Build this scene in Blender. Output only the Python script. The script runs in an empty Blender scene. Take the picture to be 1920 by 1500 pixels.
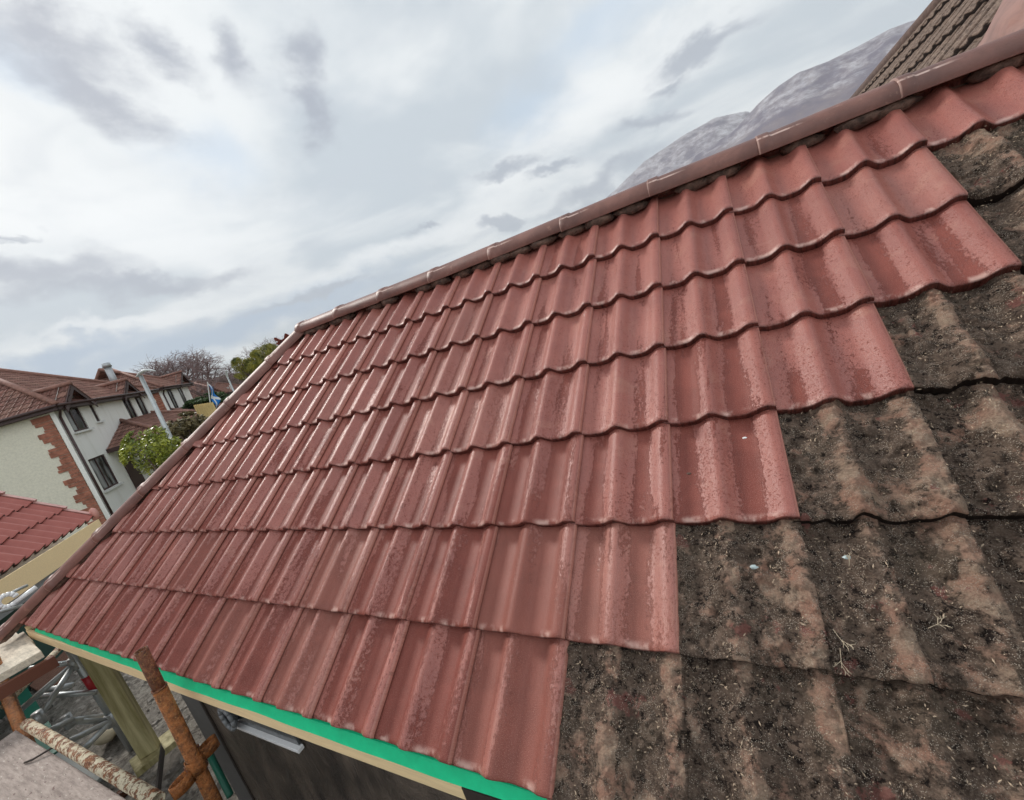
import bpy, bmesh, math, random
import numpy as np
from mathutils import Vector, Matrix
random.seed(7); RNG = np.random.default_rng(7)
C = bpy.context.scene.collection
sc = bpy.context.scene
R = math.radians

# ---------------------------------------------------------------- camera
EZ = 2.2                      # eaves height of the main roof
TH = R(38.5); ct, st = math.cos(TH), math.sin(TH)
w_ = np.array([2.44198, -0.00440, -0.71206]); t_ = np.array([0.3419, 0.8682, 0.8293]); FPX = 799.08
w_ = np.array([2.4419, -0.0044, -0.7121])
def rotv(w):
    th = np.linalg.norm(w); k = w/th; K = np.array([[0,-k[2],k[1]],[k[2],0,-k[0]],[-k[1],k[0],0]])
    return np.eye(3)+math.sin(th)*K+(1-math.cos(th))*K@K
Rr = rotv(w_); M = np.array([[1,0,0],[0,ct,-st],[0,st,ct]])
CW = M@(-Rr.T@t_)+np.array([0,0,EZ]); Rc = Rr@M.T
cam = bpy.data.cameras.new('camera'); co = bpy.data.objects.new('camera', cam); C.objects.link(co)
mw = Matrix.Identity(4)
for i in range(3):
    mw[i][0] = Rc[0][i]; mw[i][1] = -Rc[1][i]; mw[i][2] = -Rc[2][i]; mw[i][3] = CW[i]
co.matrix_world = mw
cam.sensor_width = 36; cam.sensor_fit = 'HORIZONTAL'; cam.lens = FPX/1920*36; cam.clip_start = .02; cam.clip_end = 40000
sc.camera = co
sc.render.resolution_x = 1024; sc.render.resolution_y = 800
def ray(px, py):
    return Rc.T@np.array([(px-960)/FPX, (py-750)/FPX, 1.0])
def P(px, py, D):             # a point at horizontal distance D from the scaffold where the photographer stood
    d = ray(px, py); return CW+d*D/math.hypot(d[0], d[1])
def Pz(px, py, z):
    d = ray(px, py); return CW+(z-CW[2])/d[2]*d
def hit(px, py, K, n):
    d = ray(px, py); return CW+((K-CW)@n)/(d@n)*d

# ---------------------------------------------------------------- node helpers
class NT:
    def __init__(s, nt): s.nt = nt; s.n = nt.nodes; s.l = nt.links
    def new(s, t, **k):
        n = s.n.new(t)
        for a, v in k.items(): setattr(n, a, v)
        return n
    def put(s, sock, v):
        if isinstance(v, bpy.types.NodeSocket): s.l.new(v, sock)
        else:
            try: sock.default_value = v
            except Exception: sock.default_value = (*v, 1)
    def math(s, op, a, b=0.0, c=0.0, clamp=False):
        n = s.new('ShaderNodeMath', operation=op, use_clamp=clamp); s.put(n.inputs[0], a); s.put(n.inputs[1], b)
        if op in ('MULTIPLY_ADD', 'SMOOTH_MIN'): s.put(n.inputs[2], c)
        return n.outputs[0]
    def vmath(s, op, a, b=(0, 0, 0), scale=None):
        n = s.new('ShaderNodeVectorMath', operation=op); s.put(n.inputs[0], a); s.put(n.inputs[1], b)
        if scale is not None: s.put(n.inputs[3], scale)
        return n.outputs['Value'] if op in ('DOT_PRODUCT', 'LENGTH', 'DISTANCE') else n.outputs[0]
    def noise(s, vec, scale, detail=4, rough=.55, dist=0.0, out='Fac'):
        n = s.new('ShaderNodeTexNoise'); s.put(n.inputs['Vector'], vec); n.inputs['Scale'].default_value = scale
        n.inputs['Detail'].default_value = detail; n.inputs['Roughness'].default_value = rough; n.inputs['Distortion'].default_value = dist
        return n.outputs[out]
    def voro(s, vec, scale, feature='F1', rnd=1.0, out='Distance'):
        n = s.new('ShaderNodeTexVoronoi', feature=feature); s.put(n.inputs['Vector'], vec); n.inputs['Scale'].default_value = scale
        n.inputs['Randomness'].default_value = rnd
        return n.outputs[out]
    def mapr(s, v, a, b, c=0.0, d=1.0, smooth=False):
        n = s.new('ShaderNodeMapRange'); n.interpolation_type = 'SMOOTHSTEP' if smooth else 'LINEAR'
        s.put(n.inputs[0], v); s.put(n.inputs[1], a); s.put(n.inputs[2], b); s.put(n.inputs[3], c); s.put(n.inputs[4], d)
        return n.outputs[0]
    def mix(s, f, a, b, blend='MIX'):
        n = s.new('ShaderNodeMix', data_type='RGBA', blend_type=blend); s.put(n.inputs[0], f)
        s.put(n.inputs[6], a if isinstance(a, bpy.types.NodeSocket) else (*a[:3], 1)); s.put(n.inputs[7], b if isinstance(b, bpy.types.NodeSocket) else (*b[:3], 1))
        return n.outputs[2]
    def uv(s, name): return s.new('ShaderNodeUVMap', uv_map=name).outputs[0]
    def sep(s, v):
        n = s.new('ShaderNodeSeparateXYZ'); s.put(n.inputs[0], v); return n.outputs
    def comb(s, x, y, z=0.0):
        n = s.new('ShaderNodeCombineXYZ'); s.put(n.inputs[0], x); s.put(n.inputs[1], y); s.put(n.inputs[2], z); return n.outputs[0]
    def bump(s, h, strength=.5, dist=.01, normal=None):
        n = s.new('ShaderNodeBump'); s.put(n.inputs['Height'], h); n.inputs['Strength'].default_value = strength; n.inputs['Distance'].default_value = dist
        if normal is not None: s.put(n.inputs['Normal'], normal)
        return n.outputs[0]
    def obj(s): return s.new('ShaderNodeTexCoord').outputs['Object']
    def pos(s): return s.new('ShaderNodeNewGeometry').outputs['Position']

MATS = {}
def mat(name, fn):
    if name in MATS: return MATS[name]
    m = bpy.data.materials.new(name); m.use_nodes = True; t = NT(m.node_tree); b = t.n['Principled BSDF']
    fn(t, b); MATS[name] = m; return m
def simple(name, col, rough=.6, metal=0.0, var=.12, scale=12., bump=.15, bd=.004, streak=None, spec=.5):
    def f(t, b):
        v = t.pos()
        if streak: v = t.vmath('MULTIPLY', v, streak)
        n = t.noise(v, scale, 6, .65)
        c = t.mix(t.mapr(n, .3, .7), tuple(x*(1-var) for x in col), tuple(min(1, x*(1+var)) for x in col))
        n2 = t.noise(v, scale*6, 3, .6)
        c = t.mix(t.mapr(n2, .3, .8, 0, .25), c, tuple(x*.6 for x in col))
        t.put(b.inputs['Base Color'], c); b.inputs['Roughness'].default_value = rough; b.inputs['Metallic'].default_value = metal
        b.inputs['Specular IOR Level'].default_value = spec
        if bump: t.put(b.inputs['Normal'], t.bump(t.noise(v, scale*4, 5, .7), bump, bd))
    return mat(name, f)

# ---------------------------------------------------------------- sky and sun
SUN_AZ, SUN_EL = R(-82), R(36)        # azimuth clockwise from +Y
world = bpy.data.worlds.new('World'); sc.world = world; world.use_nodes = True
T = NT(world.node_tree); T.n.clear()
tc = T.new('ShaderNodeTexCoord').outputs['Generated']
dirv = T.vmath('NORMALIZE', tc)
sx, sy, sz = T.sep(dirv)
zc = T.math('ADD', T.math('MAXIMUM', sz, 0.0), .10)
plane = T.comb(T.math('DIVIDE', sx, zc), T.math('DIVIDE', sy, zc), 0.0)
# wispy layers in the plane of the cloud deck
n1 = T.noise(T.vmath('MULTIPLY', plane, (1, 1, 1)), .9, 6, .52, .4)
n2 = T.noise(T.vmath('ADD', plane, (7.3, 2.1, 0)), 2.6, 8, .56, .6)
wn = T.noise(T.vmath('MULTIPLY', dirv, (1, 1, 1.6)), 4.2, 8, .6, 0.2, out='Color')
wv = T.vmath('MULTIPLY', T.vmath('SUBTRACT', wn, (.5, .5, .5)), (.20, .20, .20))
wdir = T.vmath('ADD', dirv, wv)
fray = T.noise(T.vmath('MULTIPLY', dirv, (1, 1, 2.2)), 11.0, 9, .68, .2)
def blob(px, py, ra, rb, dx, dy, soft=.55, fr=.9):
    c = ray(px, py); L = np.linalg.norm(c); c = c/L
    p2 = ray(px+dx, py+dy); p2 = p2/np.linalg.norm(p2)
    a = p2-c*(p2@c); a /= np.linalg.norm(a); b = np.cross(c, a)
    k = FPX*(L)                                # px per radian (approx., off axis)
    qa = np.linalg.norm(ray(px+ra*dx/math.hypot(dx, dy), py+ra*dy/math.hypot(dx, dy))/L-ray(px, py)/L)
    nx_, ny_ = -dy/math.hypot(dx, dy), dx/math.hypot(dx, dy)
    qb = np.linalg.norm(ray(px+rb*nx_, py+rb*ny_)/L-ray(px, py)/L)
    da = T.math('MULTIPLY', T.math('SUBTRACT', T.vmath('DOT_PRODUCT', wdir, tuple(a)), float(c@a)), 1/qa)
    db = T.math('MULTIPLY', T.math('SUBTRACT', T.vmath('DOT_PRODUCT', wdir, tuple(b)), float(c@b)), 1/qb)
    d2 = T.math('ADD', T.math('MULTIPLY', da, da), T.math('MULTIPLY', db, db))
    front = T.math('GREATER_THAN', T.vmath('DOT_PRODUCT', dirv, tuple(c)), 0.0)
    d = T.math('ADD', T.math('SQRT', d2), T.math('MULTIPLY', T.math('SUBTRACT', fray, .5), fr*1.6))
    return T.math('MULTIPLY', T.mapr(d, 1+soft*.3, 1-soft, 0, 1, True), front)
def union(lst):
    r = lst[0]
    for b in lst[1:]: r = T.math('MAXIMUM', r, b)
    return r
dark = union([blob(90, 60, 150, 60, 1, .4, .9), blob(170, 150, 150, 50, 1, .6, .9), blob(330, 110, 75, 38, 1, .9, .9), blob(455, 115, 60, 30, .4, 1, 1.),
              blob(575, 95, 70, 42, -.1, 1, .9), blob(575, 205, 55, 38, -.2, 1, .8), blob(60, 540, 170, 40, 1, -.15, .9), blob(250, 540, 220, 24, 1, -.17, .8)])
dark2 = union([blob(955, 315, 85, 17, 1, -.35, .7, 1.2), blob(1030, 325, 60, 12, 1, -.35, .7, 1.2), blob(940, 412, 62, 15, 1, -.28, .5, .9), blob(1130, 350, 160, 22, 1, -.45, .9),
               blob(1320, 75, 110, 26, 1, -.55, .8, 1.2), blob(1220, 235, 75, 18, 1, -.4, .7, 1.2), blob(1250, 150, 55, 15, 1, -.6, .7, 1.2), blob(780, 428, 26, 6, 1, -.1, .8, 1.2),
               blob(600, 552, 130, 11, 1, -.22, .7), blob(30, 462, 50, 10, 1, -.2, .9)])
blue = union([blob(420, 622, 420, 46, 1, -.3, .8, .5), blob(60, 690, 240, 34, 1, -.3, .8, .4)])
blue2 = union([blob(1130, 60, 230, 55, 1, -.8, 1., .6), blob(20, 80, 60, 90, 0, 1, 1., .6), blob(380, 290, 120, 60, 1, .3, 1, .6), blob(1000, 200, 110, 50, 1, -.6, 1, .6)])
bright = union([blob(1130, 190, 420, 55, 1, -.75, 1., .8), blob(760, 470, 330, 26, 1, -.36, .9, .5), blob(250, 430, 300, 110, 1, -.1, 1., .7), blob(260, 598, 260, 14, 1, -.22, .9, .5), blob(1040, 420, 150, 20, 1, -.4, .9)])
base = T.mix(T.mapr(n1, .42, .60, 0, 1, True), (.49, .54, .575), (.76, .78, .775))
base = T.mix(T.mapr(n2, .45, .75, 0, .45, True), base, (.50, .535, .575))
base = T.mix(T.math('MULTIPLY', bright, .75), base, (.86, .87, .86))
base = T.mix(T.math('MULTIPLY', blue2, .5), base, (.44, .56, .70))
base = T.mix(T.math('MULTIPLY', blue, 1.0), base, (.33, .42, .54))
base = T.mix(T.math('MULTIPLY', dark, .85), base, (.32, .34, .39))
base = T.mix(T.math('MULTIPLY', dark2, .85), base, (.33, .36, .41))
base = T.mix(T.mapr(sz, 0.0, -.06, 0, 1), base, (.2, .2, .19))
boost = T.mapr(T.vmath('DOT_PRODUCT', dirv, (.70, -.68, .22)), .0, .9, 1.0, 1.7, True)   # unseen sky behind the camera brightened as added fill for the house walls
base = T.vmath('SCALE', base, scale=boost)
sky = T.new('ShaderNodeTexSky', sky_type='NISHITA'); sky.sun_disc = False; sky.sun_elevation = SUN_EL; sky.sun_rotation = SUN_AZ
b1 = T.new('ShaderNodeBackground'); T.put(b1.inputs[0], sky.outputs[0]); b1.inputs[1].default_value = .09
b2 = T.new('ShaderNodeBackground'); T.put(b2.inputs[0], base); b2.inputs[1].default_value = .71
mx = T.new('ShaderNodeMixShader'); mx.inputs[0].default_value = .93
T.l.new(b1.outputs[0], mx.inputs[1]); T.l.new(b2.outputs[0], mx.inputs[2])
wo = T.new('ShaderNodeOutputWorld'); T.l.new(mx.outputs[0], wo.inputs[0])
sun = bpy.data.lights.new('sun', 'SUN'); sun.energy = 1.5; sun.angle = R(12); sun.color = (1, .96, .9)
so = bpy.data.objects.new('sun', sun); C.objects.link(so)
sd = Vector((math.sin(SUN_AZ)*math.cos(SUN_EL), math.cos(SUN_AZ)*math.cos(SUN_EL), math.sin(SUN_EL)))
so.rotation_euler = sd.to_track_quat('Z', 'Y').to_euler(); so.location = (0, 0, 30)
sc.view_settings.view_transform = 'Standard'; sc.view_settings.look = 'None'; sc.view_settings.exposure = .92; sc.view_settings.gamma = 1

# ---------------------------------------------------------------- object helpers
def tag(o, label=None, cat=None, group=None, kind=None):
    if label: o['label'] = label
    if cat: o['category'] = cat
    if group: o['group'] = group
    if kind: o['kind'] = kind
    return o
def empty(name, loc, label=None, cat=None, group=None):
    o = bpy.data.objects.new(name, None); C.objects.link(o); o.location = loc; o.empty_display_size = .1
    o['_o'] = 1; del o['_o']
    return tag(o, label, cat, group)
def mesh(name, v, f, m, parent=None, smooth=False, uvs=None):
    me = bpy.data.meshes.new(name)
    v = np.asarray(v, float)
    off = np.zeros(3); 
    p = parent
    while p is not None: off += np.array(p.location); p = p.parent
    if parent is None:
        ctr = (v.min(0)+v.max(0))/2; ctr[2] = v[:, 2].min(); off = ctr
    me.from_pydata((v-off).tolist(), [], f if isinstance(f, list) else f.tolist())
    if smooth: me.polygons.foreach_set('use_smooth', [True]*len(me.polygons))
    if uvs:
        li = np.zeros(len(me.loops), int); me.loops.foreach_get('vertex_index', li)
        for k, a in uvs.items():
            l = me.uv_layers.new(name=k); l.data.foreach_set('uv', np.asarray(a)[li].ravel())
    me.materials.append(m); me.update()
    o = bpy.data.objects.new(name, me); C.objects.link(o)
    if parent is not None: o.parent = parent
    else: o.location = off
    return o
class MB:
    def __init__(s): s.v = []; s.f = []
    def add(s, v, f):
        k = len(s.v); s.v += [tuple(x) for x in v]; s.f += [tuple(i+k for i in q) for q in f]; return s
    def hexa(s, b, t):     # bottom 4, top 4
        return s.add(list(b)+list(t), [(3, 2, 1, 0), (4, 5, 6, 7), (0, 1, 5, 4), (1, 2, 6, 5), (2, 3, 7, 6), (3, 0, 4, 7)])
    def box(s, o, ax, ay, az_):    # origin corner + three edge vectors
        o, ax, ay, az_ = map(np.asarray, (o, ax, ay, az_))
        return s.hexa([o, o+ax, o+ax+ay, o+ay], [o+az_, o+ax+az_, o+ax+ay+az_, o+ay+az_])
    def tube(s, p0, p1, r0, r1=None, n=10, cap=True):
        r1 = r0 if r1 is None else r1
        p0, p1 = np.asarray(p0, float), np.asarray(p1, float); d = p1-p0; d /= np.linalg.norm(d)+1e-9
        a = np.cross(d, [0, 0, 1.]); 
        if np.linalg.norm(a) < 1e-3: a = np.cross(d, [1., 0, 0])
        a /= np.linalg.norm(a); b = np.cross(d, a)
        an = [2*math.pi*i/n for i in range(n)]
        v = [p0+r0*(math.cos(x)*a+math.sin(x)*b) for x in an]+[p1+r1*(math.cos(x)*a+math.sin(x)*b) for x in an]
        f = [(i, (i+1) % n, n+(i+1) % n, n+i) for i in range(n)]
        if cap: f += [tuple(range(n))[::-1], tuple(range(n, 2*n))]
        return s.add(v, f)
    def path(s, pts, r, n=8):
        for a, b in zip(pts[:-1], pts[1:]): s.tube(a, b, r, n=n)
        return s
    def build(s, name, m, parent=None, smooth=False, bevel=0):
        o = mesh(name, s.v, s.f, m, parent, smooth)
        if bevel:
            b = o.modifiers.new('b', 'BEVEL'); b.width = bevel; b.segments = 2; b.limit_method = 'ANGLE'
        return o
def hashn(ix, iy, seed):
    h = (ix*374761393+iy*668265263+seed*1442695) & 0xffffffff
    h = ((h ^ (h >> 13))*1274126177) & 0xffffffff
    return ((h ^ (h >> 16)) & 0xffff)/65535.0
def vnoise(x, y, seed=0):
    ix = np.floor(x).astype(np.int64); iy = np.floor(y).astype(np.int64); fx = x-ix; fy = y-iy
    fx = fx*fx*(3-2*fx); fy = fy*fy*(3-2*fy)
    a = hashn(ix, iy, seed); b = hashn(ix+1, iy, seed); c = hashn(ix, iy+1, seed); d = hashn(ix+1, iy+1, seed)
    return (a*(1-fx)+b*fx)*(1-fy)+(c*(1-fx)+d*fx)*fy
def fbm(x, y, o=4, seed=0, g=.5):
    r = 0; a = 1; t = 0
    for i in range(o):
        r = r+a*vnoise(x*2**i, y*2**i, seed+i*17); t += a; a *= g
    return r/t

# ---------------------------------------------------------------- tiles
PK = np.array([(0, .35), (.04, .12), (.09, 0), (.20, 0), (.27, .10), (.34, .55), (.39, .92), (.43, 1), (.47, .88), (.51, .50), (.55, .12), (.59, 0), (.70, 0), (.77, .10), (.84, .55), (.89, .92), (.93, 1), (.965, .93), (1, .80)])
def prof(s):
    xs = np.linspace(0, 1, 201); ys = np.interp(xs, PK[:, 0], PK[:, 1])
    k = np.array([1, 2, 3, 2, 1])/9.; yy = np.convolve(np.r_[ys[:1].repeat(2), ys, ys[-1:].repeat(2)], k, 'valid')
    return np.interp(s, xs, yy)
TWD, GA, THK, PH = .300, .3266, .030, .034
def tiling(O, U, V, N, tiles, nx, ny, moss=False, tw=TWD, ga=GA, thk=THK, ph=PH, seed=1, lift=None, jit=1.0):
    """tiles: list of (col,row). returns v,f,uv dict"""
    O, U, V, N = map(np.asarray, (O, U, V, N)); rng = np.random.default_rng(seed)
    s = np.linspace(0, 1, nx); 
    tl = ga*1.06
    tt = np.r_[0, .004, .010, np.linspace(.018, tl, ny)] if ny > 4 else np.linspace(0, tl, ny+1)
    S, Tt = np.meshgrid(s, tt); S[:, 0] = -.05
    nr = len(tt); VV = []; FF = []; u1 = []; u2 = []; u3 = []
    base = 0
    nt_ = nr+2    # two extra rows: front face bottom
    idx = np.arange(nt_*(nx+1)).reshape(nt_, nx+1)
    q = np.stack([idx[:-1, :-1], idx[:-1, 1:], idx[1:, 1:], idx[1:, :-1]], -1).reshape(-1, 4)
    for (c, r) in tiles:
        rnd = rng.random(4)
        h = ph*(prof(S)-1.0) - thk*Tt/ga
        h = h + (rnd[0]-.5)*.003*jit + (rnd[1]-.5)*.004*(S-.5)*jit
        nose = np.where(Tt < .012, -(1-np.sqrt(np.clip(1-((.012-np.minimum(Tt, .012))/.012)**2, 0, 1)))*.007, 0); h = h+nose
        uu = (c-1+S)*tw + (rnd[2]-.5)*.002*jit*(1-Tt/tl); vv = r*ga+Tt+(rnd[3]-.5)*.004*jit
        if moss:
            d = fbm(uu*38, vv*38, 4, 3)-.45; d2 = fbm(uu*7, vv*7, 3, 9)-.5; d3 = np.clip(fbm(uu*90+5, vv*90, 2, 31)-.55, 0, 1)
            cu = np.clip((fbm(uu*26+9, vv*26, 3, 41)-.56)*9, 0, 1); h = h+d*.020+d2*.014+d3*.018+cu*.012
            vv = vv+(np.where(Tt < .02, 1, 0))*(fbm(uu*60, uu*0+r*3.3, 3, 5)-.5)*.012
            h = h+.002
        else:
            vv = vv+(np.where(Tt < .012, 1, 0))*(fbm(uu*50, uu*0+r*3.3, 2, 5)-.5)*.0025*jit
        # front face rows
        g0 = np.stack([uu[:1], vv[:1]+.004, h[:1]-thk*1.25], -1); g1 = np.stack([uu[:1], vv[:1]+.0008, h[:1]-thk*.5], -1)
        g0[..., 1] += .0; g = np.concatenate([g0, g1, np.stack([uu, vv, h], -1)], 0)
        # right side column
        side = g[:, -1:, :].copy(); side[..., 2] -= .014; side[..., 0] += .0005
        g = np.concatenate([g, side], 1)
        Sx = np.concatenate([np.concatenate([S[:1], S[:1], S], 0), np.ones((nt_, 1))], 1)
        Tx = np.concatenate([np.full((2, nx), -.02), Tt], 0); Tx = np.concatenate([Tx, Tx[:, -1:]], 1)
        X = O+g[..., 0:1]*U+g[..., 1:2]*V+g[..., 2:3]*N
        VV.append(X.reshape(-1, 3)); FF.append(q+base); base += nt_*(nx+1)
        u1.append(np.stack([g[..., 0], g[..., 1]], -1).reshape(-1, 2)); u2.append(np.stack([Sx, Tx], -1).reshape(-1, 2))
        u3.append(np.tile([rnd[0], rng.random()], (nt_*(nx+1), 1)))
    return np.concatenate(VV), np.concatenate(FF), dict(roof=np.concatenate(u1), tile=np.concatenate(u2), rnd=np.concatenate(u3))
def clip(o, planes):        # planes in world: (point, normal) -> drops what is on the normal side
    bm = bmesh.new(); bm.from_mesh(o.data); off = Vector((0, 0, 0)); p = o
    while p is not None: off += Vector(p.location); p = p.parent
    for pt, n in planes:
        bmesh.ops.bisect_plane(bm, geom=bm.verts[:]+bm.edges[:]+bm.faces[:], plane_co=Vector(pt)-off, plane_no=Vector(n), clear_outer=True, dist=1e-5)
    bm.to_mesh(o.data); bm.free()

# ---------------------------------------------------------------- roof materials
def m_paint(t, b):
    r = t.uv('roof'); tl = t.uv('tile'); rn = t.uv('rnd'); ru, rv, _ = t.sep(r); s, tt, _ = t.sep(tl); r1, r2, _ = t.sep(rn)
    # wet film: darker runs that follow the slope, ragged at the edges
    runs = t.noise(t.comb(t.math('MULTIPLY', ru, 16.0), t.math('MULTIPLY', rv, 2.2), t.math('MULTIPLY', r2, 3.)), 1.0, 3, .55, .4)
    rag = t.noise(t.vmath('MULTIPLY', r, (110, 62, 1)), 1.0, 6, .78)
    speck = t.noise(t.vmath('MULTIPLY', r, (150, 95, 1)), 1.0, 4, .7, .3)
    s2 = t.math('FRACT', t.math('MULTIPLY', s, 2.0))
    pan = t.mapr(t.math('ABSOLUTE', t.math('SUBTRACT', s2, .36)), .05, .34, 1, 0, True)
    # the film thins out towards the upper right of the roof
    reach = t.mapr(t.math('ADD', t.math('MULTIPLY', rv, .9), t.math('MULTIPLY', t.math('ABSOLUTE', t.math('ADD', ru, .6)), .10)), .3, 2.3, .10, -.22)
    f = t.math('ADD', t.math('MULTIPLY', runs, .72), t.math('MULTIPLY', t.math('SUBTRACT', rag, .5), .50))
    f = t.math('ADD', f, t.math('MULTIPLY', pan, .17)); f = t.math('ADD', f, reach); f = t.math('ADD', f, t.math('MULTIPLY', t.math('SUBTRACT', r1, .5), .14))
    wet = t.mapr(f, .438, .456, 0, 1, True)
    f2 = t.math('ADD', t.math('MULTIPLY', speck, .8), t.math('ADD', t.math('MULTIPLY', pan, .06), t.math('MULTIPLY', reach, .7)))
    band = t.noise(t.comb(t.math('MULTIPLY', ru, 9.0), t.math('MULTIPLY', rv, 3.0), t.math('MULTIPLY', r2, 7.)), 1.0, 2, .5); f2 = t.math('ADD', f2, t.math('MULTIPLY', t.math('SUBTRACT', band, .5), .38))
    f2 = t.math('ADD', f2, t.mapr(rv, .9, 2.0, 0, .075)); spk = t.mapr(f2, .520, .545, 0, .72, True)
    da = t.vmath('MULTIPLY', t.vmath('ADD', r, t.vmath('MULTIPLY', t.noise(r, 60, 2, .5, out='Color'), (.02, .02, 0))), (105, 190, 1))
    dash = t.math('MULTIPLY', t.mapr(t.voro(da, 1.0), .30, .20, 0, 1), t.mapr(t.noise(t.vmath('ADD', r, (2, 6, 0)), 11, 4, .6), .38, .52, 0, .85))
    wet = t.math('MAXIMUM', t.math('MAXIMUM', wet, spk), dash)
    big = t.noise(r, 3.0, 5, .6); big2 = t.noise(t.vmath('ADD', r, (4, 9, 0)), 9.0, 6, .62, .5)
    dry = t.mix(t.mapr(big, .35, .65, 0, 1), (.395, .126, .094), (.29, .088, .070))
    dry = t.mix(t.mapr(big2, .54, .70, 0, .5, True), dry, (.44, .20, .145))
    dry = t.mix(t.mapr(t.noise(t.vmath('MULTIPLY', r, (1, 1, 1)), 220, 2, .5), .35, .7, 0, .35), dry, (.20, .065, .055))
    wetc = t.mix(t.mapr(big2, .35, .65), (.155, .034, .024), (.225, .056, .040))
    rim = t.math('MULTIPLY', t.mapr(f, .420, .438, 0, 1), t.mapr(f, .475, .450, 0, 1)); c = t.mix(wet, dry, wetc); c = t.mix(t.math('MULTIPLY', rim, .4), c, (.13, .03, .025))
    c = t.mix(t.mapr(t.noise(r, 520, 2, .6), .52, .70, 0, .5), c, (.58, .33, .27)); c = t.mix(t.mapr(t.noise(r, 380, 2, .6), .57, .70, 0, .6), c, (.08, .020, .016))
    c = t.mix(t.mapr(r1, 0, 1, 0, .35), c, (.22, .062, .048)); c = t.mix(t.mapr(r2, .7, 1, 0, .35), c, (.36, .17, .13))
    # glints painted as pale colour along the leading edge; dark rough front face
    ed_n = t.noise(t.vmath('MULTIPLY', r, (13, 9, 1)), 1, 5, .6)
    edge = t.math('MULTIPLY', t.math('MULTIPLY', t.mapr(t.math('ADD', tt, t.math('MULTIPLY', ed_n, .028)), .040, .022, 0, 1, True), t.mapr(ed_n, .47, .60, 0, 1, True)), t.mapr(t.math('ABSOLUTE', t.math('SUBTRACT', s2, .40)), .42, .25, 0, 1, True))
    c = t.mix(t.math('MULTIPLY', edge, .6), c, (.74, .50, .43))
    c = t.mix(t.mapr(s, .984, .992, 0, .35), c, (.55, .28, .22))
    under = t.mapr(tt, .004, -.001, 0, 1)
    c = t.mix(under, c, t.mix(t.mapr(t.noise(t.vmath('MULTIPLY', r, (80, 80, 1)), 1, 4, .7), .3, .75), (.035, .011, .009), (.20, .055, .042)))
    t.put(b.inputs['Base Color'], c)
    t.put(b.inputs['Roughness'], t.math('ADD', t.mapr(wet, 0, 1, .33, .42), t.mapr(rag, .3, .7, -.05, .08)))
    t.put(b.inputs['Specular IOR Level'], t.mapr(wet, 0, 1, .48, .22))
    h = t.math('ADD', t.math('MULTIPLY', t.noise(r, 420, 3, .6), .55), t.math('MULTIPLY', t.noise(r, 60, 5, .65), .35))
    h = t.math('ADD', h, t.math('MULTIPLY', wet, -.32))
    h = t.math('ADD', h, t.math('MULTIPLY', under, t.math('MULTIPLY', t.noise(r, 160, 4, .7), 3.)))
    t.put(b.inputs['Normal'], t.bump(h, .75, .0028))
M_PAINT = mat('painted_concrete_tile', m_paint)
def m_moss(t, b):
    r = t.uv('roof'); tl = t.uv('tile'); s, tt, _ = t.sep(tl); ru, rv, _ = t.sep(r)
    s2 = t.math('FRACT', t.math('MULTIPLY', s, 2.0))
    roll = t.mapr(t.math('ABSOLUTE', t.math('SUBTRACT', s2, .86)), .04, .26, 1, 0, True)
    big = t.noise(r, 6.5, 7, .66, .3); mid = t.noise(r, 34, 7, .7, .4); fine = t.noise(r, 190, 5, .75)
    c = t.mix(t.mapr(mid, .33, .66), (.034, .021, .015), (.26, .18, .135))
    c = t.mix(t.mapr(fine, .50, .66), c, (.30, .225, .17))
    c = t.mix(t.mapr(t.math('ADD', t.noise(r, 44, 7, .75), t.math('MULTIPLY', t.noise(t.vmath('ADD', r, (9, 2, 0)), 7, 3, .5), .25)), .675, .71, 0, .9, True), c, (.012, .006, .005))
    c = t.mix(t.mapr(t.noise(t.vmath('ADD', r, (3, 1, 0)), 5.0, 5, .6), .50, .66, 0, .25, True), c, (.16, .125, .085))
    # peach lichen on the rolls
    f = t.math('ADD', t.math('MULTIPLY', big, .75), t.math('ADD', t.math('MULTIPLY', mid, .30), t.math('ADD', t.math('MULTIPLY', roll, .085), t.math('MULTIPLY', fine, .12))))
    lich = t.mapr(f, .612, .690, 0, .92, True)
    lc = t.mix(t.mapr(t.noise(r, 16, 4, .6), .38, .62), (.56, .31, .22), (.56, .41, .30))
    lc = t.mix(t.mapr(fine, .42, .62, 0, .55), lc, (.20, .115, .08))
    c = t.mix(lich, c, lc)
    f3 = t.math('ADD', t.noise(t.vmath('ADD', r, (8, 5, 0)), 11, 5, .6), t.math('MULTIPLY', t.math('SUBTRACT', fine, .5), .2))
    c = t.mix(t.mapr(f3, .62, .66, 0, .75, True), c, (.30, .115, .095))
    # pale grit
    v = t.voro(r, 330, out='Distance'); g = t.math('MULTIPLY', t.mapr(v, .34, .22, 0, 1), t.mapr(t.noise(r, 30, 3, .6), .44, .54, 0, .85))
    c = t.mix(g, c, (.62, .52, .42))
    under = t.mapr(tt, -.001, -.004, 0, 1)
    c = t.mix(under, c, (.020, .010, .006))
    t.put(b.inputs['Base Color'], c); b.inputs['Roughness'].default_value = .9; b.inputs['Specular IOR Level'].default_value = .25
    h = t.math('ADD', t.math('MULTIPLY', t.noise(r, 150, 6, .8), 1.0), t.math('MULTIPLY', t.noise(r, 42, 6, .75), 1.8))
    t.put(b.inputs['Normal'], t.bump(h, 1.0, .014))
M_MOSS = mat('mossy_concrete_tile', m_moss)
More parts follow.
